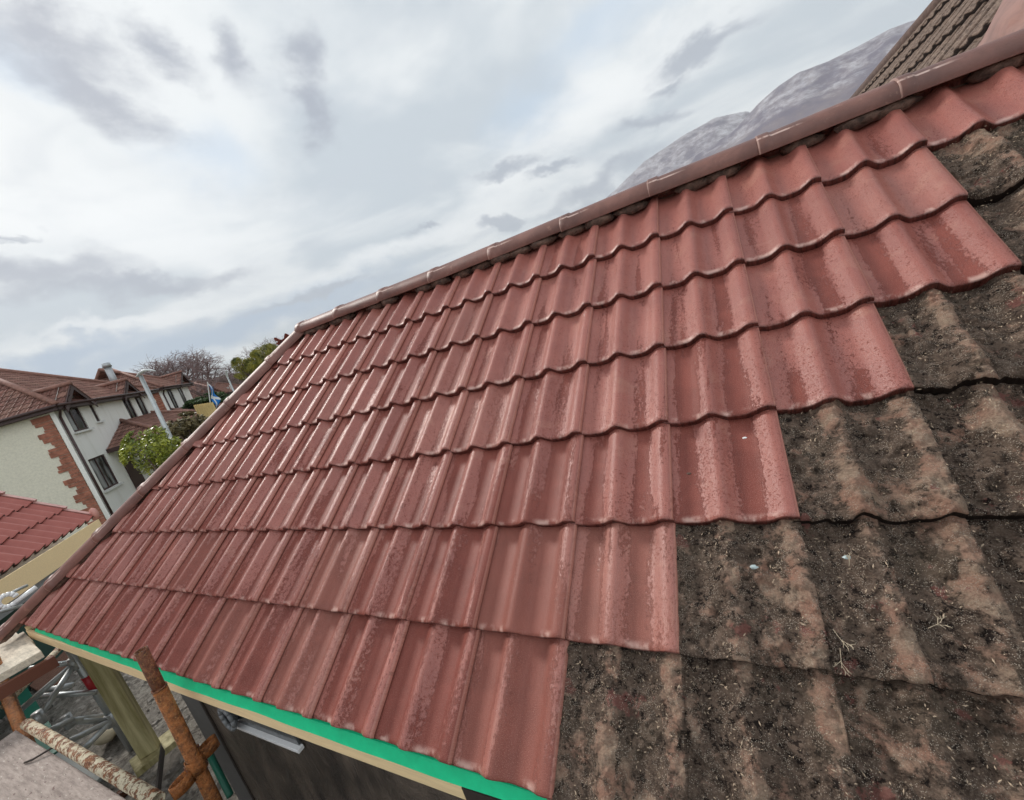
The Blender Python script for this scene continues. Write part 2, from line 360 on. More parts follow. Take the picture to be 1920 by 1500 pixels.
def m_ridge(t, b):
    p = t.pos(); big = t.noise(p, 5, 5, .6); f = t.noise(p, 45, 5, .7)
    c = t.mix(t.mapr(big, .35, .65), (.125, .050, .038), (.22, .095, .073))
    c = t.mix(t.mapr(f, .5, .75, 0, .45), c, (.11, .05, .042))
    c = t.mix(t.mapr(t.noise(p, 14, 6, .7), .60, .68, 0, .5, True), c, (.33, .17, .125))
    a_, b_, _ = t.sep(t.uv('tile')); an = t.math('ABSOLUTE', t.math('SUBTRACT', b_, .5))
    wn_ = t.noise(p, 30, 5, .7)
    sc_ = t.math('MULTIPLY', t.mapr(t.math('ABSOLUTE', t.math('SUBTRACT', an, .27)), .022, .012, 0, 1), t.mapr(t.math('ADD', a_, t.math('MULTIPLY', wn_, .3)), .52, .40, 0, 1))
    c = t.mix(t.math('MULTIPLY', sc_, t.mapr(wn_, .40, .52, .1, .85)), c, (.62, .44, .38)); c = t.mix(t.mapr(a_, .014, .008, 0, .55), c, (.45, .28, .23))
    t.put(b.inputs['Base Color'], c); b.inputs['Roughness'].default_value = .5
    t.put(b.inputs['Normal'], t.bump(t.noise(p, 90, 5, .7), .35, .004))
M_RIDGE = mat('painted_ridge_tile', m_ridge)
M_WORN = simple('worn_pale_edge', (.62, .52, .47), .6, var=.2)
def m_mortar(t, b):
    p = t.pos(); n = t.noise(p, 26, 6, .7)
    t.put(b.inputs['Base Color'], t.mix(t.mapr(n, .35, .65), (.045, .028, .022), (.20, .12, .09))); b.inputs['Roughness'].default_value = .9
    t.put(b.inputs['Normal'], t.bump(n, .8, .02))
M_MORTAR = mat('mortar', m_mortar)

# ---------------------------------------------------------------- the main house
O = np.array([0, 0, EZ]); U = np.array([1., 0, 0]); V = np.array([0, ct, st]); N = np.array([0, -st, ct])
VR = 2.376; YR = VR*ct; ZR = EZ+VR*st; XH = -4.66; XA = XH+YR
house = empty('tiled_house', (0, 2, 0), 'low house whose red repainted tiled roof, half still mossy, fills the foreground', 'house')
last = {0: -1, 1: 0, 2: 1, 3: 2, 4: 3, 5: 3, 6: 9}
redt = [(c, r) for r in range(7) for c in range(-16, last[r]+1)]
redt += [(c, 7) for c in range(-16, 10)]
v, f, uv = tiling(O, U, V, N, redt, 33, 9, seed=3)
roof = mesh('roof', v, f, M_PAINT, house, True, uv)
roof['label'] = 'freshly repainted red double pantile slope with wet streaks'
hipn = np.array([-1, 1, 0])/math.sqrt(2)
clip(roof, [((XH, 0, 0), tuple(hipn)), ((0, YR-.03, 0), (0, 1, 0))])
mosst = [(c, r) for r in range(7) for c in range(last[r]+1, 8)]
near = [(c, r) for c, r in mosst if c <= 4]; far = [(c, r) for c, r in mosst if c > 4]
v, f, uv = tiling(O, U, V, N, near, 84, 88, True, seed=5, thk=.038)
v2, f2, uv2 = tiling(O, U, V, N, far, 33, 24, True, seed=6, thk=.038)
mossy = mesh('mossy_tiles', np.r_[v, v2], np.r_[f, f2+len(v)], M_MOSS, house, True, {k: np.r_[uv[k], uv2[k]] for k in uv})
mossy['label'] = 'old unpainted tiles dark with moss and peach lichen'
# side and back slopes
v, f, uv = tiling(np.array([XH, 0, EZ]), np.array([0, -1., 0]), np.array([ct, 0, st]), np.array([-st, 0, ct]), [(c, r) for r in range(8) for c in range(-13, 1)], 17, 5, seed=8)
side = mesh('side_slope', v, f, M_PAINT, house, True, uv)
clip(side, [((XH, 0, 0), tuple(-hipn)), ((0, YR, 0), (XH*0+1, 1, 0) if False else (0, 1, 0))])
v, f, uv = tiling(np.array([0, 2*YR, EZ]), np.array([-1., 0, 0]), np.array([0, -ct, st]), np.array([0, st, ct]), [(c, r) for r in range(8) for c in range(-8, 12)], 17, 5, seed=9)
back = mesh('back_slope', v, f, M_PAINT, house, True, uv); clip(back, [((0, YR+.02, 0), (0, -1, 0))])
# ridge and hip caps
def cap_tile(name, p0, p1, lat, a, bb, parent, tilt=0, endcap=False):
    p0, p1 = np.asarray(p0), np.asarray(p1); d = p1-p0; L = np.linalg.norm(d); d = d/L; up = np.cross(lat, d); up *= np.sign(up[2]); th = .014
    secs = [(0, .003), (.003, .0055), (.045, .0055), (.050, .002), (.055, 0), (L*.5, 0), (L, 0)]; uvs_ = []
    vs = []; n = 18
    for (x, e) in secs:
        for (ra, rb) in ((a+e, bb+e), (a+e-th, bb+e-th)):
            for i in range(n+1):
                an = math.pi*i/n
                cx_, cy_ = math.cos(an), math.sin(an)
                k = 1.0+.10*abs(math.sin(2*an))       # slightly angular section
                uvs_.append((x/L, i/n)); vs.append(p0+d*x+lat*(ra*cx_*k)+up*(-bb+rb*max(cy_, 0)*k if True else 0)+up*(e*.0+tilt*x))
    m = n+1; S2 = 2*m; fs = []
    for j in range(len(secs)-1):
        o0, o1 = j*S2, (j+1)*S2
        for i in range(n):
            fs.append((o0+i, o0+i+1, o1+i+1, o1+i)); fs.append((o0+m+i+1, o0+m+i, o1+m+i, o1+m+i+1))
        for q_ in (0, n): fs.append((o0+q_, o1+q_, o1+m+q_, o0+m+q_))
    for o0 in (0, (len(secs)-1)*S2):
        for i in range(n): fs.append((o0+i, o0+m+i, o0+m+i+1, o0+i+1))
    if endcap:
        k = len(vs); uvs_.append((.5, .9)); vs.append(p0-d*.02+up*(-bb*.5)); fs += [(k, i+1, i) for i in range(n)]
    o = mesh(name, vs, fs, M_RIDGE, parent, True, {'tile': uvs_})
    mo = o.modifiers.new('e', 'EDGE_SPLIT'); mo.split_angle = R(50)
    return o
us = [XA+.03]
x = -.03-.465*5
joints = [XA-.02]+[-.03+.465*k for k in range(-5, 13)]
for a_, b_ in zip(joints[:-1], joints[1:]):
    z = random.uniform(-.006, .006)
    cap_tile('ridge_tile', (a_-.0, YR, ZR+z), (b_+.012, YR+random.uniform(-.006, .006), ZR-z*.5-.003), np.array([0, 1., 0]), .112, .083, roof)
h0 = np.array([XH-.05, -.05, EZ-.05*math.tan(TH)+.022]); h1 = np.array([XA, YR, ZR+.004]); hd = h1-h0; hl = np.linalg.norm(hd); lat = np.array([1, -1, 0])/math.sqrt(2)
nh = 7
for k in range(nh):
    a_, b_ = k/nh, (k+1)/nh
    cap_tile('hip_tile', h0+hd*a_+np.array([0, 0, random.uniform(0, .006)]), h0+hd*(b_+.004), lat, .098, .074, roof, endcap=(k == 0))
# white worn streaks and bedding mortar
mb = MB()
def lump(mb, p, rx, ry, rz, n=7, d=(1, 0, 0)):
    d = np.asarray(d, float); d /= np.linalg.norm(d); s_ = np.cross([0, 0, 1], d); vs = []; 
    for i in range(5):
        ph_ = math.pi*i/4
        for j in range(n):
            a = 2*math.pi*j/n; k = 1+random.uniform(-.22, .22)
            vs.append(np.asarray(p)+d*rx*k*math.sin(ph_)*math.cos(a)+s_*ry*k*math.sin(ph_)*math.sin(a)+np.array([0, 0, 1])*rz*math.cos(ph_))
    fs = [(i*n+j, i*n+(j+1) % n, (i+1)*n+(j+1) % n, (i+1)*n+j) for i in range(4) for j in range(n)]
    mb.add(vs, fs)
for k in range(int((5.5-XA)/.15)):
    x = XA+.1+k*.15+random.uniform(-.03, .03)
    if random.random() < .8: lump(mb, (x, YR-.075+random.uniform(-.01, .012), ZR-.098), .09, .035, .03)
for k in range(18):
    q_ = h0+hd*(k+.5)/18
    lump(mb, q_+lat*.06+np.array([0, 0, -.085]), .09, .028, .028, d=hd)
mb.tube((XA, YR, ZR-.07), (5.5, YR, ZR-.07), .045, n=8); mb.tube(h0+[0.1, .1, -.0], h1+[0, 0, -.07], .04, n=8)
mo = mb.build('bedding_mortar', M_MORTAR, roof, True)
# lead / render saddle where the ridge runs into the higher roof
# eaves: membrane, fascia, walls
M_PINE = simple('fresh_pine', (.92, .70, .40), .55, var=.10, scale=3, streak=(2, 30, 30), bump=.2, bd=.002)
M_GREEN = simple('green_membrane', (.0, .56, .25), .6, var=.10, scale=9, bump=.1, bd=.002)
n_ = 90; vs = []; fs = []
xs = np.linspace(-4.35, .6, n_)
for i, x in enumerate(xs):
    k = min(1, (x+4.35)/2.2); drop = .010+.018*k+.0012*math.sin(x*5)*k+.0008*math.sin(x*17)
    wv_ = .0006*math.sin(x*11)
    vs += [(x, .06, EZ-.052), (x, .034, EZ-.056), (x, .030+wv_, EZ-.060), (x, .030-.62*drop+wv_, EZ-.062-drop*.88), (x, .032-.62*drop+wv_, EZ-.064-drop*.88), (x, .034, EZ-.064), (x, .06, EZ-.058)]
for i in range(n_-1):
    for j in range(6): fs.append((i*7+j, (i+1)*7+j, (i+1)*7+j+1, i*7+j+1))
mem = mesh('eaves_membrane', vs, fs, M_GREEN, house, False); mem['label'] = 'bright green membrane strip hanging over the eaves'
MB().hexa([(-4.56, +.018, EZ-.150), (-.60, +.018, EZ-.150), (-.60, .036, EZ-.150), (-4.56, .036, EZ-.150)], [(-4.56, +.018, EZ-.084), (-.60, +.018, EZ-.084), (-.60, .036, EZ-.084), (-4.56, .036, EZ-.084)]).build('fascia_board', M_PINE, house, bevel=.002)
M_OLDW = simple('old_dark_timber', (.035, .025, .02), .8, scale=8, bump=.5)
MB().box((-.598, .014, EZ-.19), (6.2, 0, 0), (0, .02, 0), (0, 0, .095)).build('old_fascia', M_OLDW, house)
MB().box((-4.56, .022, EZ-.142), (0, 2*YR-.03, 0), (.02, 0, 0), (0, 0, .085)).build('side_fascia', M_PINE, house)
MB().box((-4.53, .034, EZ-.13), (10.1, 0, 0), (0, .2, 0), (0, 0, .012)).build('soffit', M_OLDW, house)
def m_sheet(t, b):
    p = t.pos(); n = t.noise(t.vmath('MULTIPLY', p, (2.2, 1, 1.3)), 2.2, 5, .6, .8)
    c = t.mix(t.mapr(n, .35, .65), (.035, .028, .025), (.13, .10, .08))
    t.put(b.inputs['Base Color'], c); b.inputs['Roughness'].default_value = .32
    t.put(b.inputs['Normal'], t.bump(t.noise(t.vmath('MULTIPLY', p, (1.5, 1, .7)), 3.2, 5, .6, 1.0), .8, .06))
M_SHEET = mat('dark_plastic_sheeting', m_sheet)
M_PANEL = simple('grey_board', (.13, .125, .12), .7, var=.15, scale=5)
YW = .21; XW = -3.06
vs = []; fs = []; nx_, nz_ = 90, 16
for j in range(nz_+1):
    for i in range(nx_+1):
        x = XW+.36+(5.6-XW-.36)*i/nx_; z = (EZ-.13)*j/nz_
        vs.append((x, YW-.012-.018*fbm(np.array([x*3.]), np.array([z*2.+x*1.5]), 3, 4)[0], z))
for j in range(nz_):
    for i in range(nx_): k = j*(nx_+1)+i; fs.append((k, k+1, k+nx_+2, k+nx_+1))
sh = mesh('wall_sheeting', vs, fs, M_SHEET, house, True); sh['label'] = 'glossy dark plastic sheeting over the wall'
wall = MB().box((XW, YW, 0), (8.7, 0, 0), (0, 3.2, 0), (0, 0, EZ-.13)).build('wall', M_PANEL, house)
MB().box((XW+.34, YW-.03, 0), (.022, 0, 0), (0, .028, 0), (0, 0, EZ-.14)).build('seam_batten', M_OLDW, house)
M_WHITE = simple('white_plastic', (.86, .86, .86), .35, var=.05)
M_GREYP = simple('grey_plastic', (.22, .23, .24), .4, var=.2)
ledge = MB().hexa([(-2.40, YW-.064, 1.675), (-1.77, YW-.064, 1.675), (-1.77, YW-.034, 1.675), (-2.40, YW-.034, 1.675)], [(-2.40, YW-.064, 1.692), (-1.77, YW-.064, 1.692), (-1.77, YW-.034, 1.696), (-2.40, YW-.034, 1.696)]).build('window_ledge', M_WHITE, house, bevel=.002)
M_GLASS = mat('dark_glass', lambda t, b: (t.put(b.inputs['Base Color'], t.mix(t.noise(t.pos(), 6), (.05, .055, .06), (.12, .13, .135))), setattr(b.inputs['Roughness'], 'default_value', .12)))
MB().box((-2.38, YW-.046, 1.698), (.60, 0, 0), (0, .01, 0), (0, 0, .34)).build('window_pane', M_GLASS, ledge)
r_ = MB()
for k in range(3): r_.path([(-2.30+.05*math.cos(a)+k*.018, YW-.062-.012*k, 1.775+.065*math.sin(a)) for a in np.linspace(0, 6.28, 12)], .011)
r_.build('coiled_hose', M_GREYP, ledge, True)

# ---------------------------------------------------------------- ground
def gz(x, y):
    x = np.asarray(x, float); y = np.asarray(y, float)
    D = np.hypot(x-CW[0], y-CW[1])
    bank = np.clip((-2.2-x)/1.0, 0, 1)*np.clip((x+9.5)/1.5, 0, 1)*np.clip((y+5)/2, 0, 1)*np.clip((5-y)/2., 0, 1)
    bank = bank*bank*(3-2*bank)
    rise = np.clip(D-34, 0, 70)*.105+np.clip(D-104, 0, 1e5)*.022
    return .72*bank-.02+rise*np.clip((y+30)/30, 0, 1)*1.0-.35*np.clip((D-9)/8, 0, 1)
ang = np.linspace(0, 2*math.pi, 181)[:-1]; rad = np.r_[0.01, np.linspace(.25, 12, 95), np.geomspace(12.6, 9000, 60)]
A_, R_ = np.meshgrid(ang, rad); X_ = CW[0]-4+R_*np.sin(A_); Y_ = CW[1]+R_*np.cos(A_); Z_ = gz(X_, Y_)
Z_ = Z_+np.where(R_ < 14, (fbm(X_*2.2, Y_*2.2, 4, 2)-.5)*.16, 0)
na = len(ang); gi = np.arange(len(rad)*na).reshape(len(rad), na); gr = np.roll(gi, -1, 1)
gf = np.stack([gi[:-1], gi[1:], gr[1:], gr[:-1]], -1).reshape(-1, 4)
def m_ground(t, b):
    p = t.pos(); n = t.noise(p, 1.3, 6, .6); g = t.noise(p, 16, 8, .78, .4)
    c = t.mix(t.mapr(g, .36, .64), (.085, .068, .055), (.46, .42, .36))
    c = t.mix(t.mapr(t.noise(p, 2.6, 5, .6), .50, .66, 0, .6, True), c, (.30, .27, .24))
    c = t.mix(t.mapr(t.voro(p, 42), .16, .05, 0, .8), c, (.50, .46, .42))
    d = t.vmath('DISTANCE', p, (0, 0, 0)); 
    grass = t.mix(t.noise(p, .25, 6, .7), (.05, .075, .02), (.14, .13, .06))
    c = t.mix(t.mapr(d, 15, 24), c, grass)
    t.put(b.inputs['Base Color'], c); b.inputs['Roughness'].default_value = .95
    t.put(b.inputs['Normal'], t.bump(t.noise(p, 22, 8, .8), 1.0, .06))
gnd = mesh('ground', np.stack([X_, Y_, Z_], -1).reshape(-1, 3), gf, mat('ground_soil', m_ground), None, True); tag(gnd, kind='structure')
st_v = MB()
for k in range(2600):       # broken stones and clods in the yard
    x = random.uniform(-9.5, -2.6); y = random.uniform(-1.6, 1.8); z = float(gz(x, y)); r = random.choice([.012, .018, .03, .05])*random.uniform(.6, 1.2)
    a = random.uniform(0, 6.3); zz = z+(fbm(np.array([x*2.2]), np.array([y*2.2]), 4, 2)[0]-.5)*.16
    pts = [(x+r*math.cos(a+i*1.57)*random.uniform(.7, 1.3), y+r*math.sin(a+i*1.57)*random.uniform(.7, 1.3), zz-r*.2) for i in range(4)]
    pt = [((q[0]+x)/2, (q[1]+y)/2, zz+r*random.uniform(.35, .7)) for q in pts]
    st_v.hexa(pts, pt)
tag(st_v.build('rubble', simple('rubble_stone', (.27, .245, .215), .9, var=.5, scale=7)), 'loose stones and clods scattered over the yard below the eaves', 'rubble', kind='stuff')

# ---------------------------------------------------------------- distant terrain
def m_hill(t, b):
    p = t.pos(); x, y, z = t.sep(p)
    n = t.noise(t.vmath('MULTIPLY', p, (.004, .004, .006)), 1, 9, .68, .5)
    n2 = t.noise(t.vmath('MULTIPLY', p, (.02, .02, .02)), 1, 7, .7)
    c = t.mix(t.mapr(n, .4, .6), (.085, .062, .095), (.16, .115, .12))
    sn = t.math('ADD', t.mapr(z, 560, 900, -.25, .32), t.math('ADD', t.math('MULTIPLY', n, .8), t.math('MULTIPLY', n2, .55)))
    c = t.mix(t.mapr(sn, .88, 1.22, 0, .65, True), c, (.60, .60, .64))
    t.put(b.inputs['Base Color'], c); b.inputs['Roughness'].default_value = .95
def crest(pts, D0, depth, name, m, seed, rough, label=None):
    az = np.array([math.degrees(math.atan2(ray(*p)[0], ray(*p)[1])) for p in pts]); el = np.array([ray(*p)[2]/math.hypot(ray(*p)[0], ray(*p)[1]) for p in pts])
    o = np.argsort(az); az, el = az[o], el[o]
    az = np.r_[az[0]-24, az[0]-8, az, az[-1]+14, az[-1]+40]; el = np.r_[.004, el[0]*.45, el, el[-1]*.8, .01]
    A = np.linspace(az[0], az[-1], 420); E_ = np.interp(A, az, el)
    k = np.linspace(0, 1, 70); vs = []
    for kk in k:
        if kk <= .75: q = kk/.75; D = D0-depth+depth*q; zz = E_*D0*(q**1.25)
        else: q = (kk-.75)/.25; D = D0+depth*.6*q; zz = E_*D0*(1-q*q)
        xx, yy = D*np.sin(np.radians(A)), D*np.cos(np.radians(A)); q5 = 5200./D0
        n = fbm(xx*q5/520+50, yy*q5/520+50, 6, seed, .55)-.5
        rid = np.abs(fbm(xx*q5/700+90, yy*q5/700+50, 5, seed+5, .6)-.5)
        zz = zz+(n*1.0-rid*1.6)*rough*min(1, kk*4)*(.35+.65*(1-abs(kk-.5)*1.2))*(.12 if abs(kk-.75) < .02 else 1)
        vs.append(np.stack([CW[0]+D*np.sin(np.radians(A)), CW[1]+D*np.cos(np.radians(A)), CW[2]+zz-10], -1))
    vs = np.array(vs); nn = len(A); gi = np.arange(len(k)*nn).reshape(len(k), nn)
    f = np.stack([gi[:-1, :-1], gi[:-1, 1:], gi[1:, 1:], gi[1:, :-1]], -1).reshape(-1, 4)
    return tag(mesh(name, vs.reshape(-1, 3), f, m, None, True), label, kind='structure')
M_HILL = mat('snow_dusted_hill', m_hill)
crest([(1060, 420), (1110, 392), (1155, 352), (1207, 300), (1279, 252), (1339, 218), (1400, 205), (1470, 235), (1560, 260)], 6400, 2600, 'hill', M_HILL, 3, 130)
crest([(1180, 362), (1240, 330), (1300, 290), (1370, 245), (1425, 188), (1459, 158), (1497, 132), (1553, 111), (1612, 81), (1668, 50), (1740, 22), (1820, 5)], 5200, 2500, 'hill', M_HILL, 11, 120)
M_MOOR = simple('brown_moor', (.10, .075, .055), .95, var=.35, scale=.02, bump=0)
crest([(200, 775), (320, 735), (380, 712), (440, 690), (480, 660), (520, 636), (560, 640), (640, 640)], 900, 500, 'hill', M_MOOR, 21, 8)

# ---------------------------------------------------------------- neighbouring higher roof behind the ridge
X0 = CW[0]; pz = math.atan(1.15); cp, sp = math.cos(pz), math.sin(pz)
def m_old(t, b):
    r = t.uv('roof'); p = t.pos(); tt = t.sep(t.uv('tile'))[1]
    c = t.mix(t.mapr(t.noise(r, 9, 6, .7), .35, .65), (.045, .027, .022), (.19, .125, .095))
    c = t.mix(t.mapr(t.noise(r, 45, 5, .75), .42, .66), c, (.30, .22, .17)); c = t.mix(t.mapr(t.noise(r, 24, 5, .7), .58, .68, 0, .8), c, (.05, .035, .03))
    c = t.mix(t.mapr(tt, -.001, -.004, 0, 1), c, (.022, .013, .013))
    t.put(b.inputs['Base Color'], c); b.inputs['Roughness'].default_value = .85; t.put(b.inputs['Normal'], t.bump(t.noise(r, 80, 6, .75), .8, .01))
M_OLD = mat('weathered_brown_tile', m_old); M_OLDR = simple('brown_ridge_old', (.12, .075, .062), .85, var=.4)
xb = .75; Ob = np.array([X0+xb, 15.2, CW[2]+.5+1.15*(xb-1.30)])
rl = (2.60-xb)/cp; nr = int(rl/.42)+1
hr = empty('neighbouring_house', (X0+4, 7, 0), 'taller house with a weathered brown tiled roof rising behind the right end of the ridge', 'house')
v, f, uv = tiling(Ob, np.array([0, -1., 0]), np.array([cp, 0, sp]), np.array([-sp, 0, cp]), [(c, r) for r in range(nr) for c in range(1, 35)], 25, 5, seed=12, thk=.046, ph=.022, tw=.40, ga=.42)
o = mesh('roof', v, f, M_OLD, hr, True, uv)
zt = CW[2]+.5+1.15*1.30
clip(o, [((X0+2.60, 0, 0), (1, 0, 0)), ((0, YR+.25, 0), (0, -1, 0))])
MB().tube((X0+2.60, YR+.27, zt-.075), (X0+2.60, 15.1, zt-.075), .09, n=14).build('ridge', M_OLDR, o, True)
v, f, uv = tiling(np.array([X0+2.60+1.85, YR+.25, CW[2]+.5+1.15*(xb-1.30)]), np.array([0, 1., 0]), np.array([-cp, 0, sp]), np.array([sp, 0, cp]), [(c, r) for r in range(nr) for c in range(1, 35)], 13, 4, seed=13, tw=.40, ga=.42)
o2 = mesh('far_slope', v, f, M_OLD, hr, True, uv); clip(o2, [((X0+2.61, 0, 0), (-1, 0, 0))])
M_HARL = simple('cream_harling', (.74, .70, .58), .9, var=.12, scale=14, bump=.6, bd=.02)
gb = MB(); zb = CW[2]+.4
y0, y1 = YR+.30, 14.8; x0, x1, xm = X0+1.3, X0+3.9, X0+2.60
gb.add([(x0, y0, 0), (x1, y0, 0), (x1, y0, zb-.1), (xm, y0, zt-.12), (x0, y0, zb-.1), (x0, y1, 0), (x1, y1, 0), (x1, y1, zb-.1), (xm, y1, zt-.12), (x0, y1, zb-.1)],
       [(0, 1, 2, 3, 4), (9, 8, 7, 6, 5), (0, 4, 9, 5), (1, 6, 7, 2)])
gb.build('wall', M_HARL, hr)
# painted saddle that dresses our ridge up on to the higher roof
Nh = np.array([-sp, 0, cp]); Kh = np.array([X0+1.30, 0, CW[2]+.5]); vs = []; fs = []
LB = [(1770, 190), (1822, 100), (1842, 74), (1852, 55), (1862, 35), (1874, 12), (1890, -20), (1915, -60)]
for i, q_ in enumerate(LB):
    for j in range(13):
        b_ = j/12.; px_, py_ = q_[0]+b_*(2060-q_[0]), q_[1]+b_*((60+(q_[1]-60)*.5)-q_[1])
        off = .006 if j == 0 else .030+.010*math.sin(i*1.7+j*.9)+.012*math.sin(i*.8-j*1.3)
        vs.append(hit(px_, py_, Kh+Nh*(.02+off), Nh))
na_, nb_ = len(LB)-1, 12
for i in range(na_):
    for j in range(nb_): k = i*(nb_+1)+j; fs.append((k, k+nb_+1, k+nb_+2, k+1))
sd_ = mesh('ridge_saddle', vs, fs, simple('painted_saddle', (.27, .135, .105), .55, scale=5, var=.3, bump=.15, bd=.006), house, True); sd_['label'] = 'creased pinkish flashing where the ridge runs into the higher roof'

# ---------------------------------------------------------------- garage roof on the left
E8 = np.array([math.sin(R(-47)), math.cos(R(-47)), 0]); G8 = np.array([-E8[1], E8[0], 0])
gp = R(42); KG = P(176, 966, 9.5)
gar = empty('garage', tuple(KG*[1, 1, 0]), 'low outbuilding at the far left with a clean red tiled roof and new pine fascia', 'garage')
Vg = G8*math.cos(gp)+np.array([0, 0, math.sin(gp)]); Ng = np.cross(-E8*-1, Vg); Ng = Ng*np.sign(Ng[2])
Ug = np.cross(Vg, Ng)     # along the eaves
M_PAINT2 = mat('clean_red_tile', lambda t, b: (t.put(b.inputs['Base Color'], t.mix(t.mapr(t.sep(t.uv('tile'))[1], .0, -.004, 0, 1), t.mix(t.noise(t.uv('roof'), 7, 5, .6), (.30, .075, .058), (.42, .14, .115)), (.04, .012, .01))), setattr(b.inputs['Roughness'], 'default_value', .6)))
sgn = 1 if Ug@E8 > 0 else -1
cols = range(-21, 1) if sgn > 0 else range(1, 23)
v, f, uv = tiling(KG, Ug, Vg, Ng, [(c, r) for r in range(12) for c in cols], 25, 5, seed=15, thk=.034, ph=.05, tw=.36, ga=.38)
gr_ = mesh('roof', v, f, M_PAINT2, gar, True, uv)
M_VERGE = simple('pink_verge', (.50, .27, .24), .5)
for r in range(12):
    a_ = KG+Vg*(r*.38-.01)+E8*.005+Ng*(-.03); MB().hexa([a_, a_+E8*.05, a_+E8*.05+Vg*(.40)-Ng*.034, a_+Vg*(.40)-Ng*.034], [a_+Ng*.045-E8*.02, a_+E8*.05+Ng*.045, a_+E8*.05+Vg*(.40)+Ng*.010, a_+Vg*(.40)+Ng*.010-E8*.02]).build('verge_tile', M_VERGE, gr_)
lp = KG+E8*.03
lb = MB(); lump(lb, lp+[0, 0, .02], .07, .05, .10, 10); lb.build('verge_end_cap', simple('pink_clay', (.62, .30, .25), .5), gr_, True)
eb = KG-E8*8-np.array([0, 0, .055])
def slab(mb, o, d, h, th):      # board: o start, d length vector, h height down, th outward
    return mb.box(o-np.array([0, 0, h]), d, th, (0, 0, h))
slab(MB(), KG-E8*7.8-G8*.03-np.array([0, 0, .085]), E8*7.8, .27, G8*.025).build('fascia_board', M_PINE, gar)
M_STONEG = simple('grey_boarding', (.20, .19, .17), .85)
slab(MB(), KG-E8*7.8+G8*.02-np.array([0, 0, .357]), E8*7.7, .12, G8*.03).build('gutter', M_GREYP, gar)
KGw = KG+G8*.25-E8*.15; KGw[2] = -.3
slab(MB(), KGw-E8*7.6+np.array([0, 0, KG[2]-.02]), E8*7.6, KG[2]+.25, G8*4.3).build('wall', simple('dark_green_wall', (.02, .06, .045), .8), gar)
gb2 = MB(); q0, q1 = KGw+G8*0+[0, 0, KG[2]], KGw+G8*4.3+[0, 0, KG[2]]; q1b = q1+[0, 0, 4.3*math.tan(gp)-.05]
gb2.add([q0, q1, q1b, q0-E8*7.6, q1-E8*7.6, q1b-E8*7.6], [(0, 1, 2), (3, 5, 4), (0, 2, 5, 3), (1, 4, 5, 2)]); gb2.build('gable', M_HARL, gar)

# ---------------------------------------------------------------- two-storey houses
e = np.array([math.sin(R(-48)), math.cos(R(-48)), 0]); g = np.array([-e[1], e[0], 0]); nf = -g; ZU = np.array([0, 0, 1.])
def m_render(t, b):
    p = t.pos(); st_ = t.noise(t.vmath('MULTIPLY', p, (2.5, 2.5, .35)), 1, 5, .65)
    c = t.mix(t.mapr(st_, .50, .80), (.80, .79, .75), (.64, .62, .56)); t.put(b.inputs['Base Color'], c); b.inputs['Roughness'].default_value = .85
    t.put(b.inputs['Normal'], t.bump(t.noise(p, 30, 4, .7), .4, .01))
M_RENDER = mat('white_render', m_render)
M_SAND = simple('red_sandstone', (.32, .125, .08), .9, var=.45, scale=5, bump=.6, bd=.02)
M_TRIM = simple('brown_trim', (.055, .026, .024), .5); M_FRAMEW = simple('white_frame', (.7, .7, .68), .5)
def m_ht(t, b):
    r = t.uv('roof'); tt = t.sep(t.uv('tile'))[1]; n = t.noise(r, 2.2, 6, .7); rr = t.sep(t.uv('rnd'))[0]
    c = t.mix(t.mapr(n, .35, .65), (.10, .042, .032), (.24, .105, .08)); c = t.mix(t.mapr(rr, .2, 1, 0, .4), c, (.34, .19, .14))
    c = t.mix(t.mapr(t.noise(r, 14, 5, .7), .55, .68, 0, .6), c, (.34, .25, .18)); c = t.mix(t.mapr(tt, -.001, -.004, 0, 1), c, (.02, .01, .009))
    t.put(b.inputs['Base Color'], c); b.inputs['Roughness'].default_value = .8
M_HT = mat('house_roof_tile', m_ht)
GLASSW = mat('window_glass', lambda t, b: (t.put(b.inputs['Base Color'], t.mix(t.mapr(t.noise(t.vmath('MULTIPLY', t.pos(), (1.6, 1.6, .5)), 1.5, 2, .5), .42, .62), (.02, .02, .022), (.30, .31, .31))), setattr(b.inputs['Roughness'], 'default_value', .15)))
def slope(parent, name, K, ud, vd, L, W, clipn, seed, tw=.30, ga=.33, m=None, nx=9):
    """tiled slope: K eaves start, ud along the eaves, vd up slope"""
    N_ = np.cross(ud, vd)
    v, f, uv = tiling(K, ud, vd, N_, [(c, r) for r in range(int(W/ga)+1) for c in range(0, int(L/tw)+2)], nx, 2, seed=seed, thk=.03, ph=.05, tw=tw, ga=ga)
    o = mesh(name, v, f, m or M_HT, parent, False, uv); clip(o, clipn); return o
